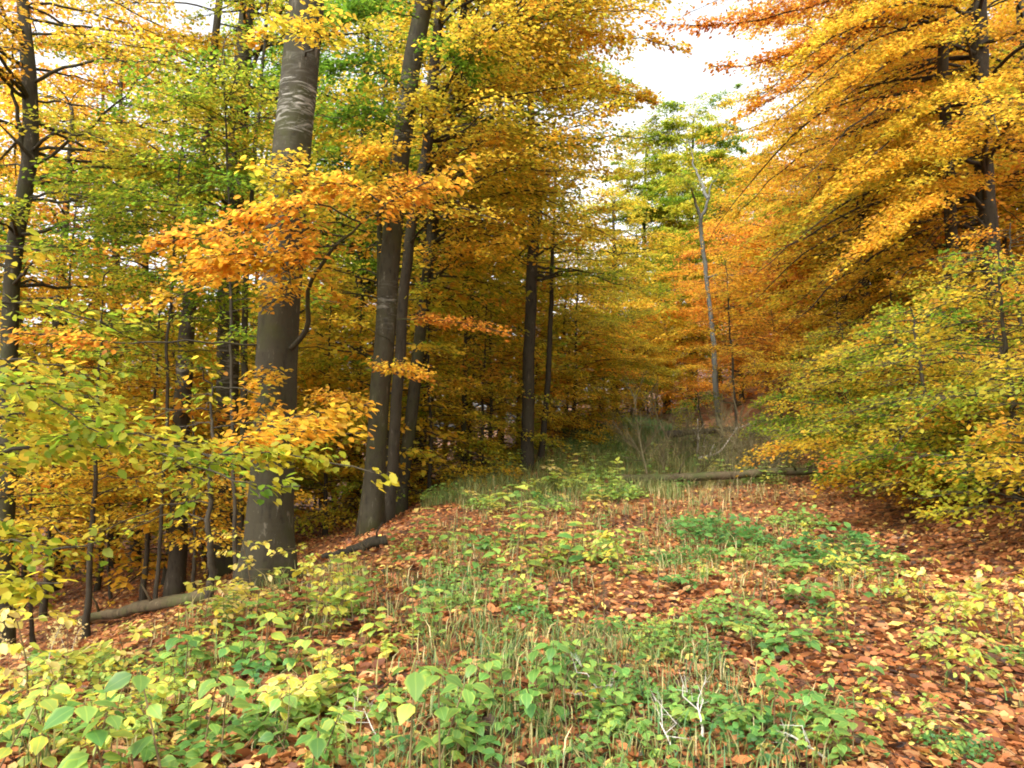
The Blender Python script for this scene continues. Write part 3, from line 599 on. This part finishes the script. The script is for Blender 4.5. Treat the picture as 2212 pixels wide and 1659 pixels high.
for px, d, k, tone, s in [
    (1000, 38, 0, .48, 1), (1080, 30, 1, .44, 1), (1180, 34, 1, .46, 1), (1230, 25, 4, .52, 1.2), (1120, 26, 3, .48, 1), (1380, 54, 1, .4, 1), (1500, 66, 1, .34, 1.2), (1330, 44, 4, .56, 1.4),
    (1060, 21, 4, .5, 1.1), (1420, 48, 4, .6, 1.4), (1500, 40, 4, .55, 1.3), (1560, 42, 3, .66, 1.0), (1640, 62, 1, .4, 1.1), (1450, 75, 1, .36, 1.1), (1320, 70, 0, .42, 1.0)]:
    back_tree(px, d, k, tone, s, CT)
for px, d, k, tone, s in [
    (1680, 36, 1, .66, .8), (1720, 30, 3, .66, 1), (1760, 42, 1, .56, .9), (1850, 34, 0, .52, .9), (1700, 50, 1, .5, .9), (1930, 30, 1, .54, 1), (1990, 40, 0, .58, 1), (2080, 28, 1, .58, 1), (2120, 38, 0, .55, 1), (2200, 30, 1, .6, 1), (2280, 24, 1, .6, 1),
    (1880, 25, 4, .5, 1.2), (1990, 24, 4, .5, 1.3), (2090, 20, 4, .58, 1.2), (2180, 18, 4, .55, 1.2), (2050, 17, 3, .5, .8), (1840, 46, 2, .55, .9), (2260, 16, 4, .6, 1.1), (1940, 19, 4, .48, 1.1), (2330, 20, 3, .62, 1), (1760, 25, 4, .62, 1.2)]:
    back_tree(px, d, k, tone, s, RT)

rb = random.Random(31)
for (x0, x1, n, d0, d1, tones, place) in [(-150, 880, 16, 14, 34, (.46, .09), LT), (880, 1440, 15, 24, 56, (.47, .07), CT), (1650, 2350, 14, 18, 45, (.57, .06), RT)]:
    for i in range(n):
        px = x0 + (x1 - x0) * (i + rb.random()) / n
        back_tree(px, d0 + (d1 - d0) * rb.random(), rb.choice([3, 4, 4, 4]), rb.gauss(*tones), rb.uniform(.95, 1.35), place)

# ------------------------------------------------------------------ fallen wood
def log(label, p, q, r, seed, mat=None, name='fallen_log', stubs=3, lift=0.0):
    rng = np.random.default_rng(seed)
    p = np.array(p, float); q = np.array(q, float)
    m = 26; s = np.linspace(0, 1, m)[:, None]
    P = p + (q - p) * s
    P[:, :2] += np.cumsum(rng.normal(0, r * .16, (m, 2)), 0)
    P[:, 2] += np.cumsum(rng.normal(0, r * .08, m)) + lift
    base = P[0].copy()
    root = empty(name, base)
    mb = MB(); tube(mb, P - base, np.linspace(r, r * .62, m) * (1 + rng.normal(0, .04, m)), 14, rng, .05)
    mb.obj('log_body', mat or M_LOG, root, smooth_=True)
    for k in range(stubs):
        b = MB(); i = rng.integers(3, m - 3); a = P[i] - base
        dv = np.array([rng.normal(0, .5), rng.normal(0, .3), rng.uniform(.4, 1)]); dv /= np.linalg.norm(dv)
        L = rng.uniform(.2, .45)
        tube(b, [a, a + dv * L * .5 + rng.normal(0, .03, 3), a + dv * L], [r * .24, r * .16, r * .06], 7, rng, .05)
        b.obj('broken_branch', mat or M_LOG, root, smooth_=True)
    tag(root, label, 'log')
    return root

def onground(px, py, dz=0.0):
    p = ghit(px, py); p[2] += dz; return p
a = onground(445, 1300, .10); b = onground(175, 1352, .02)
log('long mossy fallen log at the left below the bank', a, b, .10, 201, stubs=2)
a = onground(830, 1180, .07); b = onground(690, 1215, .05)
log('short black fallen log at the foot of the curving grey beech', a, b, .075, 202, mat=M_BARKD, stubs=1)
a = onground(1332, 1050, .12); b = onground(1790, 1032, .16)
log('long grey fallen log lying across the path', a, b, .10, 203, stubs=6)
a = at(1438, 940, 20); b = at(1590, 930, 20.3)
log('dark propped log behind the long grey one', a, b, .10, 204, mat=M_BARKD, stubs=3)

def dead_branch(label, p, q, r, seed, n=9, mat=None, tw=.7, group='dead branches of the brush heap', up=.35):
    rng = np.random.default_rng(seed)
    P = resample([p, (np.array(p) + q) / 2 + rng.normal(0, .06, 3) * np.linalg.norm(np.array(q) - p), q], 14)
    base = P[0].copy(); P = P - base
    mb = MB(); tube(mb, P, np.linspace(r, r * .3, 14), 6, rng, .05)
    for k in range(n):
        i = rng.integers(2, 14); a = P[i]
        dv = (P[-1] - P[0]); dv /= np.linalg.norm(dv); dv = dv * .6 + rng.normal(0, .5, 3) + np.array([0, 0, up]); dv /= np.linalg.norm(dv)
        L = tw * rng.uniform(.3, 1.1)
        Q = a + dv * L
        tube(mb, [a, a + dv * L * .5 + rng.normal(0, .04, 3), Q], [r * .35, r * .25, r * .12], 4, cap=False)
        A = np.repeat(Q[None] - dv * L * rng.uniform(.1, .7, (4, 1)), 1, 0)
        D = dv + rng.normal(0, .5, (4, 3))
        sticks(mb, A, A + D * L * .4, r * .16, r * .06)
    o = mb.obj('dead_branch', mat or M_DEAD, smooth_=True); o.location = base
    tag(o, label, 'branch', group)
    return o
dead_branch('pale upright dead stick in the middle of the brush heap', onground(1498, 1000), at(1507, 905, 17.2), .03, 301, 4, M_PALE, .35)
dead_branch('slanting pale branch resting against the dark propped log', at(1510, 990, 17), at(1592, 925, 18), .03, 302, 5, M_PALE, .5)
for i, (lab, x0, y0, x1, y1, r) in enumerate([
    ('thin bare branch sticking out of the brush heap towards the right bank', 1640, 1030, 1730, 975, .02), ('long thin branch arching at the right end of the grey log', 1650, 1010, 1790, 960, .02),
    ('grey twiggy branch leaning over the long grey log', 1560, 1035, 1600, 900, .022), ('dry branch standing near the left end of the grey log', 1400, 1040, 1370, 860, .018),
    ('dry curved branch at the back of the brush heap', 1470, 1000, 1400, 855, .02), ('fan of grey twigs below the light yellow-green bush', 1550, 990, 1560, 850, .02),
    ('low grey branch lying before the long grey log', 1370, 1058, 1480, 1075, .018), ('pale thin branch lying on leaves in front of the grey log', 1500, 1090, 1610, 1120, .012)]):
    p = onground(x0, y0, .05); q = at(x1, y1, p[1] + .5)
    dead_branch(lab, p, q, r * 1.4, 310 + i, 18, tw=.9)
p = onground(1620, 1040, .02); dead_branch('tangle of fine twigs at the dark foot of the right bank', p, at(1740, 990, p[1] + .4), .016, 330, 22, tw=.8)
p = onground(1440, 1010, .02); dead_branch('tangle of fine twigs on the far side of the grey log', p, at(1560, 950, p[1] + .4), .016, 331, 26, tw=.9)
rq = random.Random(4)
for i in range(12):
    x0 = 1370 + 32 * i; p = onground(x0, rq.uniform(985, 1045), .02)
    dead_branch('fine grey twiggy branch standing in the brush behind the grey log', p, p + np.array([rq.gauss(0, .5), rq.gauss(0, .4), rq.uniform(.35, .95)]), .018, 360 + i, 34, tw=.7, group='fine twiggy branches of the brush heap')
for i in range(16):
    p = onground(rq.uniform(60, 1650), rq.uniform(1250, 1640), 0)
    dead_branch('thin dry brown stem standing among the low plants of the foreground', p, p + np.array([rq.gauss(0, .07), rq.gauss(0, .05), rq.uniform(.25, .55)]), .0035, 380 + i, 6, tw=.14, group='dry stems of the foreground')
# bleached sticks of the foreground
for i, (lab, x0, y0, x1, y1, dz0, dz1, r) in enumerate([
    ('bleached broken stick slanting among the green leaves at bottom centre', 1320, 1560, 1268, 1455, .03, .22, .009), ('short white forked stick standing at bottom centre', 1512, 1625, 1506, 1520, .02, .16, .010),
    ('pale leaning stick at the bottom edge left of the forked stick', 1462, 1650, 1425, 1560, .02, .12, .007), ('long pale stick lying at the bottom edge right of the forked stick', 1790, 1659, 1705, 1585, .03, .10, .008),
    ('white curved twig left of the bleached broken stick', 1345, 1535, 1300, 1500, .02, .05, .006), ('thin brown stalk standing on the path litter', 1420, 1290, 1424, 1165, .0, .0, .006), ('thin dark stalk right of the brown stalk', 1640, 1300, 1645, 1210, .0, .0, .006),
    ('thin pale twig across the leaves left of bottom centre', 840, 1630, 785, 1530, .03, .1, .005)]):
    p = onground(x0, y0, dz0); q = at(x1, y1, p[1] + (.12 if dz1 else .02))
    dead_branch(lab, p, q, r, 340 + i, 3, M_PALE if i != 5 and i != 6 else M_DEAD, .18, 'bare sticks of the foreground')

# ------------------------------------------------------------------ low plants
def herb_mesh(kind, seed):
    rng = np.random.default_rng(seed)
    lb, wb = MB(), MB()
    def lv(P, D, L, tn, wide=1.0, tilt=.3, tpl=LEAF_BIG):
        P = np.asarray(P, float); n = len(P)
        N = np.stack([rng.normal(0, tilt, n), rng.normal(0, tilt, n), np.ones(n)], 1)
        add_leaves(lb, P, np.asarray(D, float), N, np.broadcast_to(L, (n,)) * rng.uniform(.75, 1.2, n), np.clip(tn + rng.normal(0, .07, n), 0, 1), tpl, wide)
    if kind == 'bramble':          # arching stems with leaves in threes
        for s in range(rng.integers(3, 6)):
            a = rng.uniform(0, 6.28); L = rng.uniform(.22, .5)
            pts = curve_pts(np.zeros(3), a, L, rng.uniform(.6, 1.1), rng.uniform(.4, .9), rng, 8, .15)
            tube(wb, pts, np.linspace(.004, .0015, 8), 4, cap=False)
            tn = .42 + rng.normal(0, .09)
            for i in range(2, 8):
                az = rng.uniform(0, 6.28); c = pts[i] + np.array([math.cos(az), math.sin(az), .3]) * .05
                sticks(wb, pts[i][None], c[None], .0015, .001)
                A = az + np.array([-1.2, 0, 1.2])
                lv(np.repeat(c[None], 3, 0), np.stack([np.cos(A), np.sin(A), rng.normal(-.15, .2, 3)], 1), .072, tn, 1.15, .35)
    elif kind == 'herb':           # upright stalks with paired leaves, like nettle or balsam
        for s in range(rng.integers(3, 7)):
            b = np.array([rng.normal(0, .1), rng.normal(0, .1), 0]); H = rng.uniform(.16, .42)
            tip = b + np.array([rng.normal(0, .05), rng.normal(0, .05), H]); k = 6
            pts = b + (tip - b) * np.linspace(0, 1, k)[:, None]
            tube(wb, pts, np.linspace(.004, .002, k), 4, cap=False)
            tn = .46 + rng.normal(0, .10)
            for i in range(1, k):
                az = i * 1.57 + rng.normal(0, .3); A = np.array([az, az + PI])
                lv(np.repeat(pts[i][None], 2, 0), np.stack([np.cos(A), np.sin(A), np.full(2, rng.normal(.05, .25))], 1), .05 + .035 * math.sin(PI * i / k) , tn, 1.0, .3)
    elif kind == 'broad':          # big drooping oval leaves
        for s in range(rng.integers(2, 4)):
            b = np.array([rng.normal(0, .08), rng.normal(0, .08), 0]); H = rng.uniform(.28, .5)
            tip = b + np.array([rng.normal(0, .1), rng.normal(0, .1), H]); k = 5
            pts = b + (tip - b) * np.linspace(0, 1, k)[:, None]
            tube(wb, pts, np.linspace(.006, .003, k), 5, cap=False)
            tn = .44 + rng.normal(0, .05)
            for i in range(1, k):
                nn = 2 if i < k - 1 else 4
                A = i * 1.4 + np.arange(nn) * 2 * PI / nn + rng.normal(0, .3, nn)
                D = np.stack([np.cos(A), np.sin(A), rng.normal(-.35, .2, nn)], 1)
                lv(pts[i] + D * .03, D, .10, tn, 1.15, .3)
    elif kind == 'seedling':       # beech or hornbeam seedling, flat sprays
        H = rng.uniform(.3, .6)
        pts = resample([(0, 0, 0), (rng.normal(0, .04), rng.normal(0, .04), H * .5), (rng.normal(0, .08), rng.normal(0, .08), H)], 8)
        tube(wb, pts, np.linspace(.005, .002, 8), 4, cap=False)
        for i in range(2, 8):
            for _ in range(2):
                a = rng.uniform(0, 6.28)
                bp = curve_pts(pts[i], a, rng.uniform(.16, .36), .2, .25, rng, 6)
                tube(wb, bp, np.linspace(.002, .001, 6), 3, cap=False)
                leaf_bough(lb, None, bp, rng, .57 + rng.normal(0, .06), .07, .06, .9, .1, LEAF_FOLD, False, spacing=.06, zj=.008)
    elif kind == 'mat':            # low dense patch of small dark leaves
        n = 260
        r = .34 * np.sqrt(rng.random(n)); a = rng.random(n) * 6.28
        P = np.stack([r * np.cos(a), r * np.sin(a), .03 + .2 * rng.random(n) * (1 - (r / .36) ** 2)], 1)
        A = rng.random(n) * 6.28
        lv(P, np.stack([np.cos(A), np.sin(A), rng.normal(.1, .3, n)], 1), .05, .3, 1.0, .45)
        sticks(wb, P[::4] * np.array([.6, .6, 0]), P[::4], .002, .001)
    return wb.mesh(kind + '_stem', M_STEM), lb.mesh(kind + '_leaves', M_HERB, True)

KNAME = {'bramble': 'bramble', 'herb': 'woodland_herb', 'broad': 'broad_leaved_plant', 'seedling': 'beech_seedling', 'mat': 'ground_ivy'}
HM = {k: [herb_mesh(k, 400 + 17 * i + 5 * j) for j in range(5)] for i, k in enumerate(KNAME)}
PLANTS = []
def plant(kind, x, y, tone, s, label, group, var=None, sink=.01):
    st, lf = random.choice(HM[kind]) if var is None else HM[kind][var]
    root = empty(KNAME[kind], (x, y, gz(x, y) - sink), random.uniform(0, 6.28))
    root.scale = (s, s, s * random.uniform(.9, 1.1))
    for nm, me in (('stem', st), ('leaves', lf)):
        o = bpy.data.objects.new(nm, me); COL.objects.link(o); o.parent = root
        o.color = (.5 + tone, .5, .5, 1)
    tag(root, label, 'plant', group)
    return root
def pplant(kind, px, py, tone, s, label, group='low plants singled out on the path', var=None):
    p = ghit(px, py); return plant(kind, p[0], p[1], tone, s, label, group, var)

for a_ in [
    ('broad', 950, 1700, .02, 1.05, 'broad leaved plant with big drooping pale green leaves at the bottom edge'), ('broad', 715, 1690, -.06, .8, 'cluster of oval mid-green leaves at the bottom left of centre'),
    ('broad', 290, 1720, -.08, 1.0, 'big pale bluish green leaves at the bottom left edge'), ('broad', 1040, 1545, -.02, .75, 'fresh green broad leaves above the big drooping plant'), ('broad', 850, 1560, -.02, .6, 'small broad leaved plant left of the fresh green one'),
    ('bramble', 660, 1500, .36, 1.0, 'bright yellow bramble in the left foreground'), ('bramble', 690, 1430, .32, .9, 'yellow bramble just behind the brightest one'), ('bramble', 600, 1560, .24, .9, 'yellow-green bramble before the bright yellow one'),
    ('herb', 1150, 1250, .10, 1.9, 'large fresh green bush of herbs on the left of the path'), ('herb', 1210, 1220, .22, 1.5, 'yellow-tipped herb at the right of the large green bush'), ('herb', 1060, 1230, .0, 1.5, 'leafy green herb at the left of the large green bush'), ('herb', 1130, 1180, .06, 1.5, 'bright herb behind the large green bush'),
    ('mat', 1560, 1170, -.14, 1.7, 'bluish green patch of ground ivy in the middle of the path'), ('mat', 1500, 1150, -.1, 1.3, 'smaller bluish green patch left of the ivy in the middle'), ('mat', 1800, 1210, -.16, 1.6, 'dark bluish green patch at the foot of the right bank'), ('mat', 1730, 1140, .1, 1.3, 'olive patch of leaves near the dark foot of the bank'),
    ('bramble', 1660, 1250, -.06, 1.2, 'green bramble on the right half of the path'), ('bramble', 1690, 1300, -.1, 1.1, 'dark green bramble trailing towards the camera on the right'), ('bramble', 1590, 1210, .05, 1.0, 'small green bramble between the ivy and the right hand brambles'),
    ('herb', 1842, 1250, .42, 1.0, 'single bright yellow herb under the right bank'), ('seedling', 1330, 1260, .0, 1.2, 'green seedling in the middle of the path'), ('bramble', 1340, 1230, .06, 1.1, 'bramble with light green leaves right of the large green bush'),
    ('seedling', 1990, 1320, .06, 1.0, 'yellow-green seedling with a pale drooping leaf on the right'), ('seedling', 2120, 1370, .08, 0.98, 'spreading yellow-green seedling at the right edge'), ('seedling', 2190, 1400, .1, 1.05, 'yellow seedling spray cut by the right edge'), ('seedling', 2060, 1400, .0, 0.84, 'green seedling left of the spreading one at the right edge'),
    ('broad', 2020, 1420, .26, .6, 'pale yellow broad leaves among the seedlings on the right'), ('broad', 1800, 1380, .26, .55, 'small pale yellow leaves near the right hand brambles'), ('seedling', 2080, 1480, -.04, .9, 'low green seedling on leaf litter at the right'),
    ('broad', 1830, 1540, -.06, .55, 'lone green plant on brown leaves at lower right'), ('broad', 1690, 1600, -.1, .6, 'dark green broad plant at the bottom right of centre'), ('broad', 1810, 1660, -.04, .6, 'oval green leaves at the bottom edge right of centre'), ('broad', 1670, 1520, -.02, .5, 'little upright plant above the dark green one'),
    ('herb', 700, 1330, .2, 1.3, 'yellow-green herb at the foot of the thickest trunk'), ('herb', 740, 1380, .16, 1.2, 'pale green herb below the one at the thick trunk'), ('seedling', 660, 1270, .06, .9, 'seedling with small yellow leaves right of the thick trunk'),
    ('seedling', 545, 1290, .12, 1.0, 'yellow seedling at the left foot of the thick trunk'), ('herb', 500, 1440, .02, 1.1, 'green herb alone on red litter at the left'), ('broad', 495, 1440, .1, .6, 'pale pointed leaf plant on the left litter'),
    ('herb', 940, 1190, .05, 1.4, 'green herb on the bank edge near the black log'), ('bramble', 100, 1500, .2, 1.1, 'yellow-green bramble at the left edge of the foreground'), ('seedling', 60, 1560, .14, 1.1, 'yellow leaved seedling in the lower left corner'), ('broad', 30, 1690, .16, .8, 'yellowish broad leaves in the lower left corner'),
    ('mat', 1190, 1095, -.12, 1.0, 'small dark plant at the near end of the mossy strip')]:
    pplant(*a_)

rp = random.Random(99)
def scatter(n, region, kinds, tones, sizes, label, group):
    k = 0; tries = 0; sizes = (sizes[0] * .9, sizes[1] * 1.0)
    while k < n and tries < 6000:
        tries += 1
        px, py = rp.uniform(region[0], region[2]), rp.uniform(region[1], region[3])
        p = ghit(px, py)
        if p[1] > 30: continue
        kd = rp.choice(kinds)
        plant(kd, p[0], p[1], rp.gauss(*tones), rp.uniform(*sizes), label[kd], group)
        k += 1
def lab(place): return {'bramble': f'small green bramble with leaves in threes {place}', 'herb': f'upright green herb with paired leaves {place}', 'broad': f'small broad leaved green plant {place}', 'seedling': f'thin tree seedling with flat leaf sprays {place}', 'mat': f'low patch of small round leaves {place}'}
scatter(36, (380, 1400, 1420, 1659), ['herb', 'bramble', 'bramble', 'broad'], (-.02, .12), (.5, .9), lab('in the foreground thicket left of centre'), 'foreground thicket plants')
scatter(22, (0, 1470, 480, 1659), ['herb', 'bramble', 'seedling'], (.0, .13), (.5, .9), lab('in the lower left foreground'), 'lower left foreground plants')
scatter(32, (760, 1180, 1480, 1420), ['herb', 'bramble', 'herb', 'mat'], (-.02, .12), (.6, 1.05), lab('on the left half of the path'), 'plants of the left half of the path')
scatter(16, (1300, 1360, 1720, 1640), ['herb', 'bramble', 'mat'], (-.06, .09), (.5, .85), lab('among the grass at bottom centre'), 'plants among the grass')
scatter(18, (1480, 1120, 2000, 1420), ['bramble', 'mat', 'herb', 'seedling'], (-.04, .1), (.6, 1.1), lab('on the right half of the path'), 'plants of the right half of the path')
scatter(9, (1750, 1400, 2212, 1640), ['bramble', 'seedling', 'mat'], (-.1, .12), (.35, .65), lab('on brown leaves at lower right'), 'plants on the lower right litter')
scatter(34, (880, 1000, 1340, 1110), ['mat', 'bramble', 'herb'], (.16, .1), (1.0, 1.7), lab('in the mossy strip along the left bank'), 'plants of the mossy strip')
scatter(34, (1200, 935, 1700, 1060), ['mat', 'herb', 'bramble'], (.06, .14), (1.0, 1.6), lab('around the brush heap'), 'plants around the brush heap')
scatter(12, (420, 1250, 760, 1400), ['seedling', 'herb'], (.12, .08), (.6, 1.0), lab('around the foot of the thickest trunk'), 'plants around the thickest trunk')

# dried pale flower stalks at the left
def dried_stalk(px, py, h, seed, label):
    rng = np.random.default_rng(seed); p = ghit(px, py)
    mb = MB()
    pts = resample([(0, 0, 0), (rng.normal(0, .03), 0, h * .5), (rng.normal(0, .1), rng.normal(0, .05), h)], 8)
    root = empty('dried_stalk', p)
    tube(mb, pts, np.linspace(.004, .002, 8), 4, cap=False); mb.obj('stem', M_PALE, root)
    f = MB(); n = 70; k = rng.integers(4, 8, n)
    P = pts[k] + rng.normal(0, 1, (n, 3)) * np.array([.018, .018, .035])
    D = rng.normal(0, 1, (n, 3)); D[:, 2] = abs(D[:, 2])
    add_leaves(f, P, D, rng.normal(0, 1, (n, 3)), rng.uniform(.015, .03, n), np.full(n, 1.0), LEAF_FLAT); o = f.obj('seed_head', M_HERB, root); o.color = (.6, .5, .5, 1)
    tag(root, label, 'plant', 'dried flower stalks at the left')
dried_stalk(100, 1475, .38, 1, 'tallest dried stalk with a whitish seed head at the left'); dried_stalk(140, 1455, .3, 2, 'dried stalk with a whitish seed head right of the tallest'); dried_stalk(60, 1470, .24, 3, 'short dried stalk left of the tallest'); dried_stalk(160, 1430, .2, 4, 'shortest dried stalk, farthest right of its clump')

# ------------------------------------------------------------------ fallen leaves and grass
def litter():
    rng = np.random.default_rng(5)
    n = 165000
    y = 1.6 + 26 * rng.random(n) ** 1.7
    half = .75 * y + 1.2
    x = (rng.random(n) * 2 - 1) * half
    z = ground_z(x, y)
    P = np.stack([x, y, z + rng.uniform(.004, .03, n)], 1)
    e = .15
    gx = (ground_z(x + e, y) - z) / e; gy = (ground_z(x, y + e) - z) / e
    N = np.stack([-gx + rng.normal(0, .62, n), -gy + rng.normal(0, .62, n), np.ones(n)], 1)
    a = rng.random(n) * 6.28
    D = np.stack([np.cos(a), np.sin(a), gx * np.cos(a) + gy * np.sin(a) + rng.normal(0, .15, n)], 1)
    pat = .09 * np.sin(x * 1.9 + 1) * np.sin(y * 1.4) + .06 * np.sin(x * .7 + y * .9)
    t = np.clip(rng.normal(.46, .28, n) + 1.4 * pat + np.where(rng.random(n) < .08, .4, 0), 0, 1)
    mb = MB(); L = np.clip(.048 * np.exp(rng.normal(0, .32, n)), .02, .11) * (1 + .02 * y)
    near = y < 9
    half_ = near & (rng.random(n) < .5); near2 = near & ~half_
    wd = rng.uniform(.6, 1.25, n)
    add_leaves(mb, P[half_], D[half_], N[half_], L[half_], t[half_], LEAF_CURL, wd[half_])
    add_leaves(mb, P[near2], D[near2], N[near2], L[near2], t[near2], LEAF_ROLL, wd[near2])
    add_leaves(mb, P[~near], D[~near], N[~near], L[~near], t[~near], LEAF_FLAT)
    m = 900; ty = 2 + 14 * rng.random(m) ** 1.5; tx = (rng.random(m) * 2 - 1) * (.7 * ty + 1); ta = rng.random(m) * 6.28; tl = rng.uniform(.08, .4, m)
    A = np.stack([tx, ty, ground_z(tx, ty) + .03], 1); bx = tx + np.cos(ta) * tl; by_ = ty + np.sin(ta) * tl
    sticks(mb, A, np.stack([bx, by_, ground_z(bx, by_) + rng.uniform(.02, .08, m)], 1), .003, .0015)
    o = mb.obj('leaf_litter', M_LITTER, smooth_=True); tag(o, 'brown and orange fallen beech leaves covering the forest floor', 'leaves', kind='stuff')
litter()

def grass(n, regs, label, seed):
    rng = np.random.default_rng(seed); mb = MB()
    for (x0, y0, x1, y1, m, hgt, tone, sd) in regs:
        # patches are given by two ground points and spread between them
        nc = max(1, m // 9)
        cx = rng.uniform(x0, x1, nc); cy = rng.uniform(y0, y1, nc)
        k = rng.integers(0, nc, m)
        x = cx[k] + rng.normal(0, .06, m); y = cy[k] + rng.normal(0, .06, m)
        z = ground_z(x, y)
        h = hgt * rng.uniform(.4, 1.2, m); a = rng.random(m) * 6.28; b = h * rng.uniform(.2, 1.0, m)
        w = rng.uniform(.0015, .004, m) * (1 + .05 * y)
        dx, dy = np.cos(a), np.sin(a)
        sx, sy = -dy, dx
        V = np.zeros((m, 5, 3))
        B = np.stack([x, y, z - .01], 1); Mi = B + np.stack([dx * b * .3, dy * b * .3, h * .62], 1); T = B + np.stack([dx * b, dy * b, h * rng.uniform(.65, 1, m)], 1)
        s = np.stack([sx * w, sy * w, 0 * w], 1)
        V[:, 0] = B - s; V[:, 1] = B + s; V[:, 2] = Mi + s * .8; V[:, 3] = Mi - s * .8; V[:, 4] = T
        i = np.arange(m)[:, None] * 5
        t = np.clip(tone + rng.normal(0, sd, m), 0, 1)
        mb.add(V, i + np.array([[0, 1, 2, 3]]), i + np.array([[3, 2, 4]]), t, t)
    o = mb.obj('grass', M_GRASS); o.color = (.5, .5, .5, 1); tag(o, label, 'grass', kind='stuff')
grass(0, [(-.6, 3.0, 1.3, 5.4, 3800, .17, .45, .26), (-2.5, 3.2, .2, 8, 2000, .22, .6, .25), (-1, 6, 3.5, 13, 2600, .22, .6, .25), (1.2, 2.8, 4, 7, 500, .16, .5, .25)], 'thin green and straw coloured grass growing through the litter in the foreground', 71)
grass(0, [(1.6, 20, 6.2, 34, 17000, .42, .22, .14), (2.8, 16, 6, 23, 7000, .35, .4, .25), (-1.6, 12.5, 3.0, 24, 15000, .3, .5, .16)], 'bluish green grass of the far glade behind the logs', 72)
grass(0, [(3.0, 15.3, 7.2, 22, 700, .8, .8, .15), (3.0, 15.2, 7.4, 20, 3200, .4, .62, .2), (3.0, 14.2, 6.6, 15, 1200, .28, .6, .2), (2.4, 11.5, 5.2, 15, 700, .3, .8, .15)], 'dry grey brown stalks standing around the brush heap', 73)

# ------------------------------------------------------------------ finish tree labels: number look-alikes by place in the picture
from collections import defaultdict
by = defaultdict(list)
for o, l, p in TREES: by[l].append((p[0] / max(p[1], .1), o))
ORD = ['leftmost'] + [w + ' from left' for w in 'second third fourth fifth sixth seventh eighth ninth tenth eleventh twelfth thirteenth fourteenth'.split()]
for l, items in by.items():
    if len(items) < 2: continue
    items.sort(key=lambda t: t[0])
    for i, (_, o) in enumerate(items):
        o['label'] = (ORD[i] if i < len(items) - 1 else 'rightmost') + ' of the ' + l.replace(' beech ', ' beeches ')

# ------------------------------------------------------------------ sky, sun, camera
w = bpy.data.worlds.new('World'); SC.world = w; w.use_nodes = True
nt = w.node_tree; nt.nodes.clear()
sky = nt.nodes.new('ShaderNodeTexSky'); sky.sky_type = 'NISHITA'; sky.sun_disc = False
SUN_EL, SUN_AZ = math.radians(52), math.radians(212)
sky.sun_elevation = SUN_EL; sky.sun_rotation = SUN_AZ; sky.air_density = 1.0; sky.dust_density = 4.0
hs = nt.nodes.new('ShaderNodeHueSaturation'); hs.inputs['Saturation'].default_value = .12
bg = nt.nodes.new('ShaderNodeBackground'); bg.inputs[1].default_value = .15
ow = nt.nodes.new('ShaderNodeOutputWorld')
nt.links.new(sky.outputs[0], hs.inputs['Color']); nt.links.new(hs.outputs[0], bg.inputs[0]); nt.links.new(bg.outputs[0], ow.inputs[0])

sl = bpy.data.lights.new('sun', 'SUN'); sl.energy = 1.0; sl.angle = math.radians(14); sl.color = (1, .95, .87)
so = bpy.data.objects.new('sun', sl); COL.objects.link(so)
from mathutils import Vector
sd = Vector((math.sin(SUN_AZ) * math.cos(SUN_EL), math.cos(SUN_AZ) * math.cos(SUN_EL), math.sin(SUN_EL)))
so.rotation_euler = (-sd).to_track_quat('-Z', 'Y').to_euler()

cam = bpy.data.cameras.new('camera'); cam.sensor_width = 36; cam.lens = 36 * FPX; cam.clip_end = 2000; cam.clip_start = .05
co = bpy.data.objects.new('camera', cam); COL.objects.link(co); co.location = (0, 0, CAM_Z); co.rotation_euler = (PI / 2 + PITCH, 0, 0)
SC.camera = co
SC.view_settings.view_transform = 'Standard'; SC.view_settings.look = 'None'; SC.view_settings.exposure = 1.75; SC.view_settings.gamma = 1
SC.cycles.max_bounces = 14; SC.cycles.diffuse_bounces = 11; SC.cycles.transmission_bounces = 12; SC.cycles.glossy_bounces = 2
SC.cycles.use_denoising = True; SC.cycles.filter_width = 1.9
SC.render.resolution_x = 1024; SC.render.resolution_y = 768
